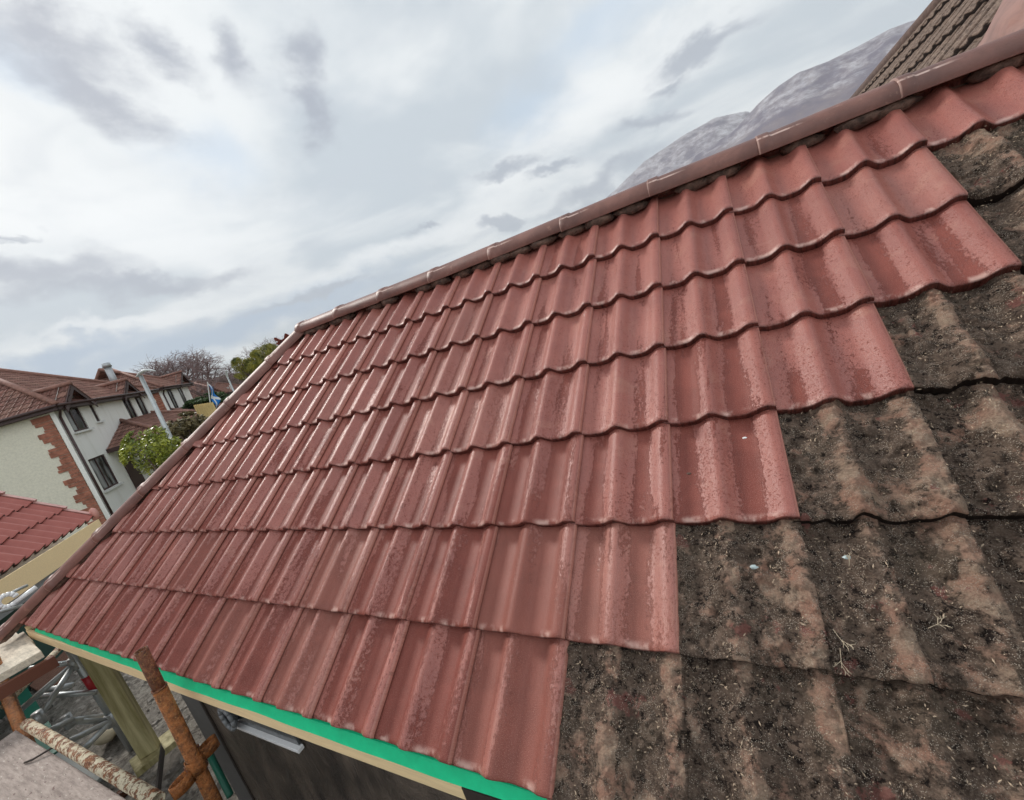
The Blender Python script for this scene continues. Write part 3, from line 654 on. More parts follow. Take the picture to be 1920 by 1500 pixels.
def hip_house(parent, K, L, W, ze, pit, ends=(True, True), seed=30, over=.35, gd=g, ed=e):
    """hipped roof; K = plan corner; ed along front, gd away from the viewer"""
    tp, cpp, spp = math.tan(pit), math.cos(pit), math.sin(pit)
    K0 = K-ed*over-gd*over; K0 = np.array([K0[0], K0[1], ze]); L2, W2 = L+2*over, W+2*over
    K1 = K0+ed*L2; K2 = K1+gd*W2; K3 = K0+gd*W2; up = ZU*spp
    d1 = (ed-gd)/math.sqrt(2); d2 = (ed+gd)/math.sqrt(2); out = []
    rp = K0+gd*W2/2
    fs_ = [(K1 if np.cross(ed, gd)[2] < 0 else K0)]
    def face(nm, A, B, vd, cl, sd):
        ud = (B-A)/np.linalg.norm(B-A)
        if np.cross(ud, vd)[2] < 0: A, B = B, A; ud = -ud
        return slope(parent, nm, A, ud, vd, np.linalg.norm(B-A), W2/2/cpp+.1, cl, sd)
    hipA = (tuple(K0), tuple(-d1)); hipB = (tuple(K1), tuple(d2)); hipC = (tuple(K2), tuple(d1)); hipD = (tuple(K3), tuple(-d2))
    cl = [(tuple(rp), tuple(gd))]+([hipA] if ends[0] else [(tuple(K0), tuple(-ed))])+([hipB] if ends[1] else [(tuple(K1), tuple(ed))])
    # hip through K0 separates front from end: front keeps (x-K0).(e-g) > 0
    r = face('roof', K0, K1, gd*cpp+up, cl, seed)
    cl = [(tuple(rp), tuple(-gd))]+([(tuple(K3), tuple(-(ed+gd)/math.sqrt(2)))] if ends[0] else [(tuple(K0), tuple(-ed))])+([(tuple(K2), tuple(d1))] if ends[1] else [(tuple(K1), tuple(ed))])
    face('back_slope', K3, K2, -gd*cpp+up, cl, seed+1)
    if ends[0]: face('end_slope', K0, K3, ed*cpp+up, [(tuple(K0), tuple(d1)), (tuple(K3), tuple(d2))], seed+2)
    if ends[1]: face('end_slope', K1, K2, -ed*cpp+up, [(tuple(K1), tuple(-d2)), (tuple(K2), tuple(-d1))], seed+3)
    zr = ze+W2/2*tp; ra = K0+gd*W2/2+ed*(W2/2 if ends[0] else 0); rb = K1+gd*W2/2-ed*(W2/2 if ends[1] else 0); ra[2] = rb[2] = zr
    mb = MB().tube(ra, rb, .11, n=8)
    if ends[0]: mb.tube(K0, ra, .10, n=8).tube(K3, ra, .10, n=8)
    if ends[1]: mb.tube(K1, rb, .10, n=8).tube(K2, rb, .10, n=8)
    mb.build('ridge', simple('brown_ridge', (.26, .13, .10), .8, scale=6, var=.35), r, True)
    fb = MB()
    for A, B, th in ((K0, K1, gd), (K0, K3, ed), (K1, K2, -ed), (K3, K2, -gd)):
        dd = (B-A); fb.box(A-ZU*.24-th*.0, dd, th*.04, ZU*.20)
    fb.build('fascia', M_TRIM, parent)
    gu = MB()
    for A, B, th in ((K0, K1, -gd), (K0, K3, -ed)): gu.tube(A-ZU*.08+th*.05, B-ZU*.08+th*.05, .055, n=7)
    gu.build('gutter', M_TRIM, parent, True)
    MB().box(K0-ZU*.25+ed*.05+gd*.05, ed*(L2-.1), gd*(W2-.1), ZU*.02).build('soffit', M_TRIM, parent)
    return r
def window(parent, K, s0, s1, z0, z1, ed, nf_, frame=M_TRIM, curtains=True, mull=1):
    """a recessed window on a wall plane through K along ed facing nf_"""
    W = lambda s, z, o: np.array([K[0], K[1], 0])+ed*s+nf_*o+ZU*z
    mb = MB(); wd = .07
    mb.box(W(s0, z0, -.10), ed*(s1-s0), nf_*.06, ZU*wd); mb.box(W(s0, z1-wd, -.10), ed*(s1-s0), nf_*.06, ZU*wd)
    mb.box(W(s0, z0+wd, -.10), ed*wd, nf_*.06, ZU*(z1-z0-2*wd)); mb.box(W(s1-wd, z0+wd, -.10), ed*wd, nf_*.06, ZU*(z1-z0-2*wd))
    for k in range(mull): mb.box(W(s0+(s1-s0)*(.42 if mull == 1 else (k+1)/(mull+1)), z0+wd, -.098), ed*.05, nf_*.055, ZU*(z1-z0-2*wd))
    w = mb.build('window', frame, parent)
    MB().box(W(s0+wd, z0+wd, -.085), ed*(s1-s0-2*wd), nf_*.01, ZU*(z1-z0-2*wd)).build('pane', GLASSW, w)
    MB().box(W(s0-.08, z0-.08, -.10), ed*(s1-s0+.16), nf_*.22, ZU*.075).build('sill', M_FRAMEW, w)
    return w
def wall_with(parent, K, L, z0, z1, holes, ed, nf_, m, name='wall', th=.16):
    """wall slab made of blocks round its openings"""
    ss = sorted({0, L, *[h[0] for h in holes], *[h[1] for h in holes]}); mb = MB()
    W = lambda s, z, o: np.array([K[0], K[1], 0])+ed*s+nf_*o+ZU*z
    for a, b in zip(ss[:-1], ss[1:]):
        hs = sorted([(h[2], h[3]) for h in holes if h[0] <= a+1e-6 and h[1] >= b-1e-6]); z = z0
        for (h0_, h1_) in hs:
            if h0_ > z: mb.box(W(a, z, -th), ed*(b-a), nf_*th, ZU*(h0_-z))
            z = h1_
        if z1 > z: mb.box(W(a, z, -th), ed*(b-a), nf_*th, ZU*(z1-z))
    return mb.build(name, m, parent)
def gablet(parent, K, s0, s1, ze, pit, depth, proud=.5, seed=50):
    """small gable roof over the facade"""
    sm = (s0+s1)/2; hw = (s1-s0)/2; zr = ze+hw*math.tan(pit); B = np.array([K[0], K[1], 0])
    cpp, spp = math.cos(pit), math.sin(pit)
    a = B+e*s0+nf*proud+ZU*ze; b = B+e*s1+nf*proud+ZU*ze; r = B+e*sm+nf*proud+ZU*zr
    for (A, sg) in ((a, 1), (b, -1)):
        vd = e*sg*cpp+ZU*spp; ud = g*1.0
        A2 = A
        if np.cross(ud, vd)[2] < 0: ud = -ud; A2 = A+g*depth
        rf = slope(parent, 'gablet_slope', A2, ud, vd, depth, hw/cpp+.02, [(tuple(r), tuple(e*sg)), (tuple(r+g*depth), tuple(g)), (tuple(r), tuple(-g))], seed)
    MB().tube(r, r+g*depth, .09, n=8).build('gablet_ridge', simple('brown_ridge', (.26, .13, .10), .8), parent, True)
    bb = MB()
    for A in (a, b):
        d = r-A; bb.hexa([A-nf*.02-ZU*.28, r-nf*.02-ZU*.28, r-nf*.05-ZU*.28, A-nf*.05-ZU*.28], [A-nf*.02-ZU*.02, r-nf*.02-ZU*.02, r-nf*.05-ZU*.02, A-nf*.05-ZU*.02])
    bb.build('bargeboard', M_TRIM, parent)
    fr_ = MB().add([a-nf*(proud-.01), b-nf*(proud-.01), r-nf*(proud-.01)], [(0, 1, 2)]); fr_.build('gablet_wall', M_RENDER, parent)
def two_storey(K, L, W, ze, wins, label, seed, quoin=True, gabs=(), pit=R(33), zg=-.4, extra=None):
    B = np.array([K[0], K[1], 0.]); h = empty('white_house', (B[0], B[1], zg), label, 'house', 'white rendered houses across the street')
    wall_with(h, B, L, zg, ze-.02, [(a, b, c, d) for a, b, c, d, *_ in wins], e, nf, M_RENDER)
    # gable end wall towards the viewer, harled cream
    MB().box(B+g*.002-e*.0+ZU*zg+e*.0, g*W, e*.16, ZU*(ze-zg-.02)).build('harled_wall', M_HARL, h) if True else None
    MB().box(B+e*.17+g*.17+ZU*zg, e*(L-.2), g*(W-.2), ZU*(ze-zg-.05)).build('inner_wall', M_TRIM, h)
    for a, b, c, d, *m_ in wins: window(h, B, a, b, c, d, e, nf, mull=m_[0] if m_ else 1)
    hip_house(h, K, L, W, ze, pit, seed=seed)
    for s0, s1, dz in gabs: gablet(h, B, s0, s1, ze-.05+dz, R(40), 2.2, .42, seed+9)
    if quoin:
        q = MB(); z = zg; k = 0
        while z < ze-.35:
            hh = random.uniform(.10, .24); wdt = .36+(.22 if (k//2) % 2 else 0)+random.uniform(-.05, .05)
            q.box(B+g*.16-e*(.03+random.uniform(0, .012))+ZU*z, g*wdt, e*.03, ZU*(hh-.015)); z += hh; k += 1
        q.build('quoins', M_SAND, h)
        MB().box(B-e*.035-nf*-.0+ZU*zg-g*.02, g*.15, e*.033, ZU*(ze-zg-.2)).build('corner_margin', M_RENDER, h)
    dp = MB().path([B+nf*.30-e*.1+ZU*(ze-.12), B+nf*.07+e*.06+ZU*(ze-.5), B+nf*.07+e*.06+ZU*zg], .045, n=7); dp.build('downpipe', M_TRIM, h, True)
    return h
K1_ = P(96, 763, 24.); KA = K1_*[1, 1, 0]
zeA = 4.95
hA = two_storey(KA, 8.2, 8.0, zeA, [(.55, 1.6, 3.75, 4.75), (2.35, 2.65, 3.95, 4.8, 0), (.45, 1.7, 1.15, 2.55), (5.2, 6.0, 3.6, 4.75), (6.5, 7.3, 3.6, 4.75)],
                'large white house with red stone quoins and cream gable wall at the far left', 30, gabs=((.0, 2.1, -.1), (4.6, 6.6, -.1)))
# hipped porch of the first house
def porch(parent, K, s0, s1, ztop, zlow, out, seed):
    B = np.array([K[0], K[1], 0.]); L = s1-s0; pit = math.atan((ztop-zlow)/out); cpp, spp = math.cos(pit), math.sin(pit)
    a = B+e*s0+nf*out+ZU*zlow; b = B+e*s1+nf*out+ZU*zlow
    ud = (b-a)/L; vd = g*cpp+ZU*spp; A = a
    if np.cross(ud, vd)[2] < 0: A = b; ud = -ud
    d1, d2 = (e-g)/math.sqrt(2), (e+g)/math.sqrt(2)
    r = slope(parent, 'porch_roof', A, ud, vd, L, out/cpp+.02, [(tuple(a), tuple(-d1)), (tuple(b), tuple(d2)), (tuple(B), tuple(g))], seed)
    for P0, sg, dn in ((a, 1, d1), (b, -1, -d2)):
        vd2 = e*sg*cpp+ZU*spp; u2_ = g*1.; A2 = P0
        if np.cross(u2_, vd2)[2] < 0: u2_ = -g; A2 = P0+g*out
        slope(parent, 'porch_end_slope', A2, u2_, vd2, out, out/cpp, [(tuple(P0), tuple(dn)), (tuple(B), tuple(g))], seed+1)
    MB().tube(a, a+g*out+e*out+ZU*(ztop-zlow), .09, n=8).build('porch_ridge', simple('brown_ridge', (.26, .13, .10), .8), r, True); MB().tube(b, b+g*out-e*out+ZU*(ztop-zlow), .09, n=8).build('porch_ridge', simple('brown_ridge', (.26, .13, .10), .8), r, True)
    fb = MB().box(a-ZU*.2, e*L, g*.04, ZU*.18).box(a-ZU*.2+g*.041, g*(out-.05), e*.04, ZU*.18); fb.build('porch_fascia', M_TRIM, parent)
    MB().box(a-ZU*.205+g*.05+e*.05, e*(L-.1), g*(out-.06), ZU*.01).build('porch_soffit', M_TRIM, parent)
    return r
porch(hA, KA, 1.9, 9.8, 3.75, 2.7, 2.3, 61)
for k in (5.2, 9.2): MB().box(KA+e*k+nf*1.9-ZU*.4, e*.5, nf*.3, ZU*3.0).build('porch_pier', M_SAND, hA)
MB().box(KA+e*2.6+nf*.01-ZU*.4, e*1.0, nf*.04, ZU*2.7).build('door', M_TRIM, hA)
# chimney cowl / rooftop vent
cw = P(203, 692, 31); cz = MB().tube(cw-ZU*1.2, cw+ZU*.1, .16, n=10).tube(cw+ZU*.1, cw+ZU*.32, .21, .17, n=10); cz.build('roof_vent', simple('grey_metal', (.42, .43, .44), .4, .4), hA, True)
K2_ = P(302, 735, 40.); KB = K2_*[1, 1, 0]
zeB = float(P(302, 726, 40)[2])
hB = two_storey(KB, 5.4, 7, zeB, [(1.0, 1.9, zeB-1.75, zeB-.25), (3.1, 4.0, zeB-1.75, zeB-.25)], 'smaller white house with two upper windows, second along the street', 70, gabs=((3.0, 5.6, -.05),), zg=-.2)
porch(hB, KB, -2.6, 6.0, zeB-1.7, zeB-2.7, 3.0, 81)

# ---------------------------------------------------------------- street lamps, flag, fences
M_GALV = simple('galvanised_steel', (.42, .44, .44), .4, .6, var=.15, scale=9, bump=.1)
def lamp_post(px0, py0, px1, py1, D, label, arm, r=.055, zg=-.4):
    top = P(px0, py0, D); b = empty('street_lamp', (top[0], top[1], zg), label, 'street lamp', 'street lamps')
    base = np.array([top[0], top[1], zg])
    MB().tube(base, top, r*1.35, r, n=12).build('post', M_GALV, b, True)
    MB().tube(base, base+ZU*1.3, r*2.0, n=12).build('base', M_GALV, b, True)
    tip = P(px1, py1, D-.2); d = tip-top; m_ = MB(); w = np.cross(d/np.linalg.norm(d), ZU); w /= np.linalg.norm(w)
    a0 = top-d*.22
    vs = []; n = 10; m = 9
    for i in range(n+1):
        q = i/n; c_ = a0+d*1.22*q+ZU*(.10*math.sin(q*math.pi)); wd = arm*(.35+.65*math.sin(math.pi*min(1, .15+q*.8)))
        for j in range(m):
            an = 2*math.pi*j/m; vs.append(c_+w*wd*math.cos(an)+ZU*wd*.38*math.sin(an))
    fs = [(i*m+j, i*m+(j+1) % m, (i+1)*m+(j+1) % m, (i+1)*m+j) for i in range(n) for j in range(m)]+[tuple(range(m))[::-1], tuple(range(n*m, n*m+m))]
    mesh('lamp_head', vs, fs, simple('pale_lamp_housing', (.62, .64, .64), .4), b, True)
    return b
lamp_post(263, 704, 291, 695, 17, 'tall grey street lamp with a curved pale head in front of the white houses', .10)
lamp_post(427, 708, 424, 695, 34, 'small distant white street lamp beside the conifer', .07, r=.045)
fl = P(389, 716, 36); fp = empty('flag', (fl[0], fl[1], 1.2), 'blue and white flag hanging from a slim leaning pole', 'flag')
MB().tube(fl+ZU*.0, P(396, 770, 36), .035, n=6).build('pole', M_FRAMEW, fp)
def m_flag(t, b):
    u, v_, _ = t.sep(t.uv('tile'))
    d1 = t.math('ABSOLUTE', t.math('SUBTRACT', u, v_)); d2 = t.math('ABSOLUTE', t.math('SUBTRACT', t.math('ADD', u, v_), 1.0))
    t.put(b.inputs['Base Color'], t.mix(t.mapr(t.math('MINIMUM', d1, d2), .10, .13), (.8, .82, .84), (.015, .20, .62))); b.inputs['Roughness'].default_value = .7
vs = []; us_ = []; fs = []; c4 = [P(390, 719, 36), P(413, 748, 36.6), P(405, 768, 36.3), P(397, 744, 36)]
for i in range(13):
    for j in range(9):
        u, v_ = i/12, j/8; q = c4[0]*(1-u)*(1-v_)+c4[1]*u*(1-v_)+c4[2]*u*v_+c4[3]*(1-u)*v_
        vs.append(q+nf*.08*math.sin(u*7+v_*3)); us_.append((u, v_))
for i in range(12):
    for j in range(8): k = i*9+j; fs.append((k, k+1, k+10, k+9))
fo = mesh('cloth', vs, fs, mat('flag_cloth', m_flag), fp, True, {'tile': us_}); so_ = fo.modifiers.new('t', 'SOLIDIFY'); so_.thickness = .01
def fence(p0, p1, h, label, m, D0, D1, n, gap=.02):
    a, b = P(*p0, D0), P(*p1, D1); f_ = empty('fence', tuple((a*[1, 1, 1])-ZU*h), label, 'fence')
    mb = MB(); d = (b-a)/n
    for k in range(n):
        q = a+d*k; mb.box(q-ZU*h, d*(1-gap), np.cross(d, ZU)/np.linalg.norm(d)*.03, ZU*(h+random.uniform(-.03, .03)))
    mb.build('board_panel', m, f_)
    for k in range(0, n+1, max(1, n//5)): q = a+d*k; MB().tube(q-ZU*h, q+ZU*.08, .06, n=6).build('post', m, f_)
fence((330, 748), (372, 762), 1.2, 'pale slatted fence with gaps under the bare trees', M_FRAMEW, 60, 52, 10, .55)
fence((372, 745), (436, 722), 1.2, 'white picket fence behind the flag', M_FRAMEW, 60, 52, 13, .5)
fence((366, 762), (398, 757), 1.6, 'yellow wooden fence beside the hip of the roof', simple('yellow_timber', (.62, .46, .20), .8, scale=3), 27, 26, 14)

# ---------------------------------------------------------------- trees and shrubs
M_BARK = simple('bare_bark', (.15, .105, .095), .95, scale=4); M_TWIG = simple('winter_twigs', (.23, .16, .155), .95, scale=2, var=.3)
def bare_tree(px, py, D, h, spread, label, seed, twigs=1.0, zb=None):
    rnd = random.Random(seed); top = P(px, py, D); base = np.array([top[0], top[1], top[2]-h])
    o = empty('bare_tree', tuple(base), label, 'tree', 'leafless trees beyond the houses')
    trunk = MB(); tw = MB()
    def grow(p, d, L, r, lev):
        q = p+d*L; (trunk if lev < 3 else tw).tube(p, q, r, r*.68, n=6 if lev < 3 else 3, cap=False)
        if lev >= 7: return
        nk = 3 if lev < 2 else rnd.choice([2, 3, 3])
        for k in range(nk):
            ax = np.array([rnd.gauss(0, 1), rnd.gauss(0, 1), rnd.gauss(0, .6)]); nd = d*1.0+ax*spread*(.36+.05*lev)+np.array([0, 0, .14 if lev < 4 else -.02]); nd /= np.linalg.norm(nd)
            grow(p+d*L*rnd.uniform(.72, 1.), nd, L*rnd.uniform(.66, .86), r*.62, lev+1)
    grow(base, np.array([0, 0, 1.]), h*.23, h*.024, 0)
    mz = max(v_[2] for v_ in tw.v)-base[2]; k_ = h/mz
    for q_ in (trunk, tw): q_.v = [tuple(base+(np.array(v_)-base)*np.array([k_*1.15, k_*1.15, k_])) for v_ in q_.v]
    trunk.build('trunk', M_BARK, o); tw.build('crown', M_TWIG, o)
bare_tree(296, 665, 62, 7.2, 1.5, 'leafless bushy tree, leftmost and palest of the bare trees', 1)
bare_tree(345, 645, 60, 8.8, 1.5, 'tallest leafless tree with a wide purple-brown crown', 2)
bare_tree(395, 668, 66, 7.6, 1.5, 'leafless tree to the right of the tallest bare tree', 3)
bare_tree(322, 655, 64, 8.4, 1.3, 'leafless tree between the palest and the tallest bare trees', 7)
bare_tree(478, 632, 48, 7.5, 1.0, 'thin leafless tree showing above the conifer', 4)
bare_tree(372, 690, 50, 5.0, 1.2, 'low tangled leafless tree in front of the taller bare trees', 5)
bare_tree(425, 690, 60, 6.0, 1.2, 'leafless tree just left of the conifer', 6)
def leafy(name, px, py, D, rx, rz, label, cat, m, n, size, seed, stem=True, needle=False, group=None):
    rnd = random.Random(seed); c = P(px, py, D); o = empty(name, (c[0], c[1], c[2]-rz*1.25), label, cat, group)
    mb = MB(); cl = [(np.array([rnd.gauss(0, .5), rnd.gauss(0, .5), rnd.gauss(0, .5)]), rnd.uniform(.3, .5)) for _ in range(16)]
    for _ in range(n):
        cc, cr = rnd.choice(cl); d = np.array([rnd.gauss(0, 1), rnd.gauss(0, 1), rnd.gauss(0, 1)]); d /= np.linalg.norm(d)
        q = cc+d*cr*rnd.uniform(.75, 1.05); L = np.linalg.norm(q); q = q/L*min(L, 1) if L > 0 else q
        p = c+q*np.array([rx, rx, rz]); a = np.array([rnd.gauss(0, 1), rnd.gauss(0, 1), rnd.gauss(0, .7)])+d*.8+(np.array([0, 0, 1.6]) if needle else 0); a /= np.linalg.norm(a)
        b = np.cross(a, d+.01); b /= np.linalg.norm(b)+1e-9; s = size*rnd.uniform(.6, 1.3); wd = .16 if needle else .42
        mb.add([p-a*s, p+b*s*wd, p+a*s, p-b*s*wd], [(0, 1, 2, 3)])
    mb.build('foliage', m, o)
    tm = MB()
    for k in range(6):
        a = k*1.05; tm.tube(c-ZU*rz*1.25, c+np.array([math.cos(a)*rx*.5, math.sin(a)*rx*.5, rz*.3]), .03*rx+.01, .01, n=5)
    tm.build('stem', M_BARK, o)
    return o
def leafm(nm, a, b, rough=.55):
    return mat(nm, lambda t, bb: (t.put(bb.inputs['Base Color'], t.mix(t.mapr(t.noise(t.pos(), 3.5, 5, .7), .35, .65), a, b)), setattr(bb.inputs['Roughness'], 'default_value', rough)))
M_LAUREL = leafm('glossy_yellow_green_leaf', (.06, .10, .012), (.40, .42, .05), .35)
M_CONI = leafm('conifer_leaf', (.05, .07, .012), (.34, .30, .04)); M_HEDGE = leafm('dark_hedge_leaf', (.015, .04, .008), (.06, .10, .02)); M_SCRUB = leafm('brown_scrub_leaf', (.07, .06, .025), (.20, .15, .06))
leafy('shrub', 287, 850, 14.5, .62, .72, 'bright yellow-green leafy shrub in front of the porch', 'shrub', M_LAUREL, 4200, .05, 11)
leafy('conifer', 464, 686, 19, .62, .50, 'rounded yellow-green conifer peeping over the hip', 'conifer', M_CONI, 6500, .06, 12, needle=True)
leafy('conifer', 500, 666, 21, .62, .45, 'taller part-hidden conifer nearest the ridge end', 'conifer', M_CONI, 4500, .06, 13, needle=True)
leafy('hedge', 386, 752, 40, 1.5, .5, 'clipped dark green hedge below the flag', 'hedge', M_HEDGE, 5000, .10, 14)
leafy('shrub', 345, 806, 20, .9, .6, 'brown straggly winter shrub beside the lamp post', 'shrub', M_SCRUB, 2500, .09, 15)
for k, (px, py, D, s_, lb) in enumerate([(300, 752, 75, 6., 'dark wooded rise behind the second white house'), (420, 735, 85, 7., 'scrubby wooded rise behind the flag')]):
    leafy('tree', px, py, D, s_, s_*.35, lb, 'tree', M_SCRUB, 5000, .28, 20+k)
# a distant low roof by the flag
kd = P(418, 728, 50)*[1, 1, 0]; zd = float(P(418, 738, 50)[2]); hd_ = empty('bungalow', tuple(kd+ZU*0), 'small distant bungalow with a reddish roof behind the flag', 'house')
MB().box(kd+e*.0, e*9, g*6, ZU*zd).build('wall', M_RENDER, hd_); hip_house(hd_, kd, 9, 6, zd, R(30), seed=95)

# ---------------------------------------------------------------- scaffold
def m_rust(t, b, paint=0.0, col=(.42, .14, .035)):
    p = t.pos(); n = t.noise(p, 18, 6, .7); f = t.noise(p, 90, 5, .75)
    c = t.mix(t.mapr(t.noise(p, 34, 6, .75), .38, .60), tuple(x*.28 for x in col), col); c = t.mix(t.mapr(f, .52, .70, 0, .6), c, (.62, .30, .10))
    if paint: c = t.mix(t.mapr(t.math('ADD', n, t.math('MULTIPLY', f, .6)), .76, .82, 0, 1), c, (.66, .58, .42))
    t.put(b.inputs['Base Color'], c); b.inputs['Roughness'].default_value = .24 if not paint else .75; b.inputs['Metallic'].default_value = 0.0
    t.put(b.inputs['Normal'], t.bump(t.math('ADD', t.noise(p, 110, 5, .75), n), 1.0, .010))
M_RUST = mat('wet_orange_rust', lambda t, b: m_rust(t, b)); M_RUSTD = mat('brown_rust', lambda t, b: m_rust(t, b, col=(.24, .085, .04)))
M_RUSTP = mat('rust_with_flaking_cream_paint', lambda t, b: m_rust(t, b, 1.0, (.30, .11, .045)))
def hollow(mb, p0, p1, r, th=.004, n=24):
    p0, p1 = np.asarray(p0), np.asarray(p1); d = (p1-p0)/np.linalg.norm(p1-p0); a = np.cross(d, [1, .3, 0]); a /= np.linalg.norm(a); b = np.cross(d, a); vs = []
    for (p, rr) in ((p0, r), (p1, r), (p1, r-th), (p0, r-th)):
        vs += [p+rr*(math.cos(2*math.pi*i/n)*a+math.sin(2*math.pi*i/n)*b) for i in range(n)]
    fs = [(k*n+i, k*n+(i+1) % n, ((k+1) % 4)*n+(i+1) % n, ((k+1) % 4)*n+i) for k in range(4) for i in range(n)]
    return mb.add(vs, fs)
DP = 2.4
pt = P(264, 1219, DP); pm_ = pt+(P(404, 1506, DP)-pt)*.232; pb = P(404, 1506, DP)
sp_ = empty('scaffold_pole', (pb[0], pb[1], 0), 'upright rusty scaffold pole standing in front of the eaves', 'scaffold pole', 'scaffold tubes')
hollow(MB(), pm_-(pt-pm_)*.2, pt, .0235).build('tube', M_RUSTD, sp_, True)
dd_ = (pb-pm_)/np.linalg.norm(pb-pm_); foot = pm_+dd_*(pm_[2]/-dd_[2])
o = hollow(MB(), foot, pm_, .0268, .006, 28).build('sleeve', M_RUST, sp_, True)
hollow(MB(), pm_-ZU*.004, pm_+ZU*.004, .028, .006).build('rim', M_RUSTD, sp_, True)
# coupler clamped to the pole
cc_ = pm_+dd_*((pm_[2]-P(368, 1430, DP)[2])/-dd_[2])
cp_ = empty('scaffold_coupler', tuple(cc_), 'rusty open scaffold coupler clamped round the upright pole', 'coupler')
hollow(MB(), cc_-ZU*.038, cc_+ZU*.030, .0345, .004).build('clamp_band', M_RUST, cp_, True)
side_ = np.cross(dd_, [CW[0]-cc_[0], CW[1]-cc_[1], 0]); side_ /= np.linalg.norm(side_); tow = np.cross(side_, dd_); tow /= np.linalg.norm(tow)
px_r = P(396, 1400, DP) - cc_
def strap(nm, c0, outd, perp, r, hgt, open_=5.0, n=16, s=1.35):
    vs = []; fs = []
    for i in range(n+1):
        a = -open_/2+open_*i/n
        for (rr, hh) in ((r, -hgt/2), (r, hgt/2), (r-.004, hgt/2), (r-.004, -hgt/2)): vs.append(c0+outd*(rr*s*math.cos(a))+perp*(rr*.62*math.sin(a))+ZU*hh)
    for i in range(n):
        for j in range(4): fs.append((i*4+j, i*4+(j+1) % 4, (i+1)*4+(j+1) % 4, (i+1)*4+j))
    fs += [(3, 2, 1, 0), (n*4, n*4+1, n*4+2, n*4+3)]
    return mesh(nm, vs, fs, M_RUST, cp_, True)
pr = np.array([CW[0]-cc_[0], CW[1]-cc_[1], 0]); pr /= np.linalg.norm(pr); rt = np.cross(ZU, pr)
if (Rc@rt)[0] < 0: rt = -rt
strap('flap', cc_+rt*.058-pr*.012+ZU*.012, (rt-pr*.25)/1.03, pr, .030, .056)
strap('flap', cc_-rt*.060+pr*.012-ZU*.028, (-rt+pr*.25)/1.03, pr, .036, .056)
MB().tube(cc_+rt*.03-ZU*.03, cc_+rt*.03+ZU*.05-pr*.03, .006).build('bolt', M_RUSTD, cp_, True); MB().tube(cc_-rt*.03-ZU*.05, cc_-rt*.035+ZU*.02, .006).build('bolt', M_RUSTD, cp_, True)
def tube_thing(a, b, r, m, label, hollow_=True, grp='scaffold tubes'):
    a, b = np.asarray(a), np.asarray(b); lo = a if a[2] < b[2] else b
    mb = MB(); hollow(mb, a, b, r); o = mb.build('scaffold_tube', m, None, True); tag(o, label, 'scaffold tube', grp); return o
# platform of boards and its edge tube
tA = P(50, 1357, 4.0); tB = P(310, 1524, 2.38); tB[2] = tA[2]
tube_thing(tA, tB, .027, M_RUSTP, 'horizontal scaffold tube with flaking cream paint along the platform edge')
dv = (tB-tA)/np.linalg.norm(tB-tA); pd = np.cross(dv, ZU)
if pd@(CW-tA)*[1, 1, 0]@[1, 1, 0] if False else ((P(20, 1450, 3.)-tA)@pd) < 0: pd = -pd
def m_ply(t, b):
    p = t.pos(); q = t.vmath('MULTIPLY', t.comb(t.vmath('DOT_PRODUCT', p, tuple(dv)), t.vmath('DOT_PRODUCT', p, tuple(pd))), (9, 60, 1))
    n = t.noise(q, 1.0, 6, .7); c = t.mix(t.mapr(n, .35, .65), (.20, .155, .135), (.40, .33, .29)); q2 = t.vmath('MULTIPLY', t.comb(t.vmath('DOT_PRODUCT', p, tuple(dv)), t.vmath('DOT_PRODUCT', p, tuple(pd))), (26, 60, 1))
    c = t.mix(t.mapr(t.noise(q2, 1, 3, .6), .62, .68, 0, .75), c, (.10, .045, .04)); c = t.mix(t.mapr(t.noise(t.vmath('ADD', q2, (5, 5, 5)), 1, 3, .6), .64, .70, 0, .8), c, (.62, .58, .50))
    t.put(b.inputs['Base Color'], c); b.inputs['Roughness'].default_value = .85; t.put(b.inputs['Normal'], t.bump(n, .6, .006))
M_PLY = mat('weathered_board', m_ply)
bo = tA+pd*.032-dv*.12-ZU*.075
for k in range(4):
    bd = MB().box(bo+pd*(k*.231)+ZU*random.uniform(0, .003), dv*2.6, pd*.219, ZU*.038).build('scaffold_board', M_PLY, None, False, .003)
    tag(bd, ['weathered pinkish scaffold board lying right beside the cream-flaked tube', 'weathered scaffold board, second from the cream-flaked tube', 'weathered scaffold board, third from the cream-flaked tube', 'weathered scaffold board farthest from the cream-flaked tube'][k], 'scaffold board', 'scaffold boards of the near platform')
ba = bo+dv*1.15-ZU*.13-pd*.06
tube_thing(ba, ba+pd*1.2, .024, M_RUSTD, 'rusty transom tube carrying the near platform boards')
hk = Pz(46, 1430, tA[2]-.03); hook = MB().path([hk-dv*.0, hk+dv*.04-pd*.02+ZU*.004, hk+dv*.085-pd*.07+ZU*.012, hk+dv*.11-pd*.15+ZU*.006], .005, n=6).build('bent_strap', M_OLDW, None, True)
tag(hook, 'short bent black strap lying on the near platform', 'strap')
# left upright and upper tube
lt0 = P(-6, 1255, 4.5); lt1 = P(42, 1372, 4.2); dl = (lt1-lt0)/np.linalg.norm(lt1-lt0)
tube_thing(lt0-dl*.45, lt0+dl*(lt0[2]-.1)/-dl[2], .032, M_RUST, 'short rusty upright tube at the left edge by the board ends')
u0, u1 = Pz(8, 1324, 1.62), Pz(118, 1208, 1.62)
tube_thing(u0, u1+(u1-u0)*.1, .024, M_RUSTP, 'rusty horizontal tube under the far planks')
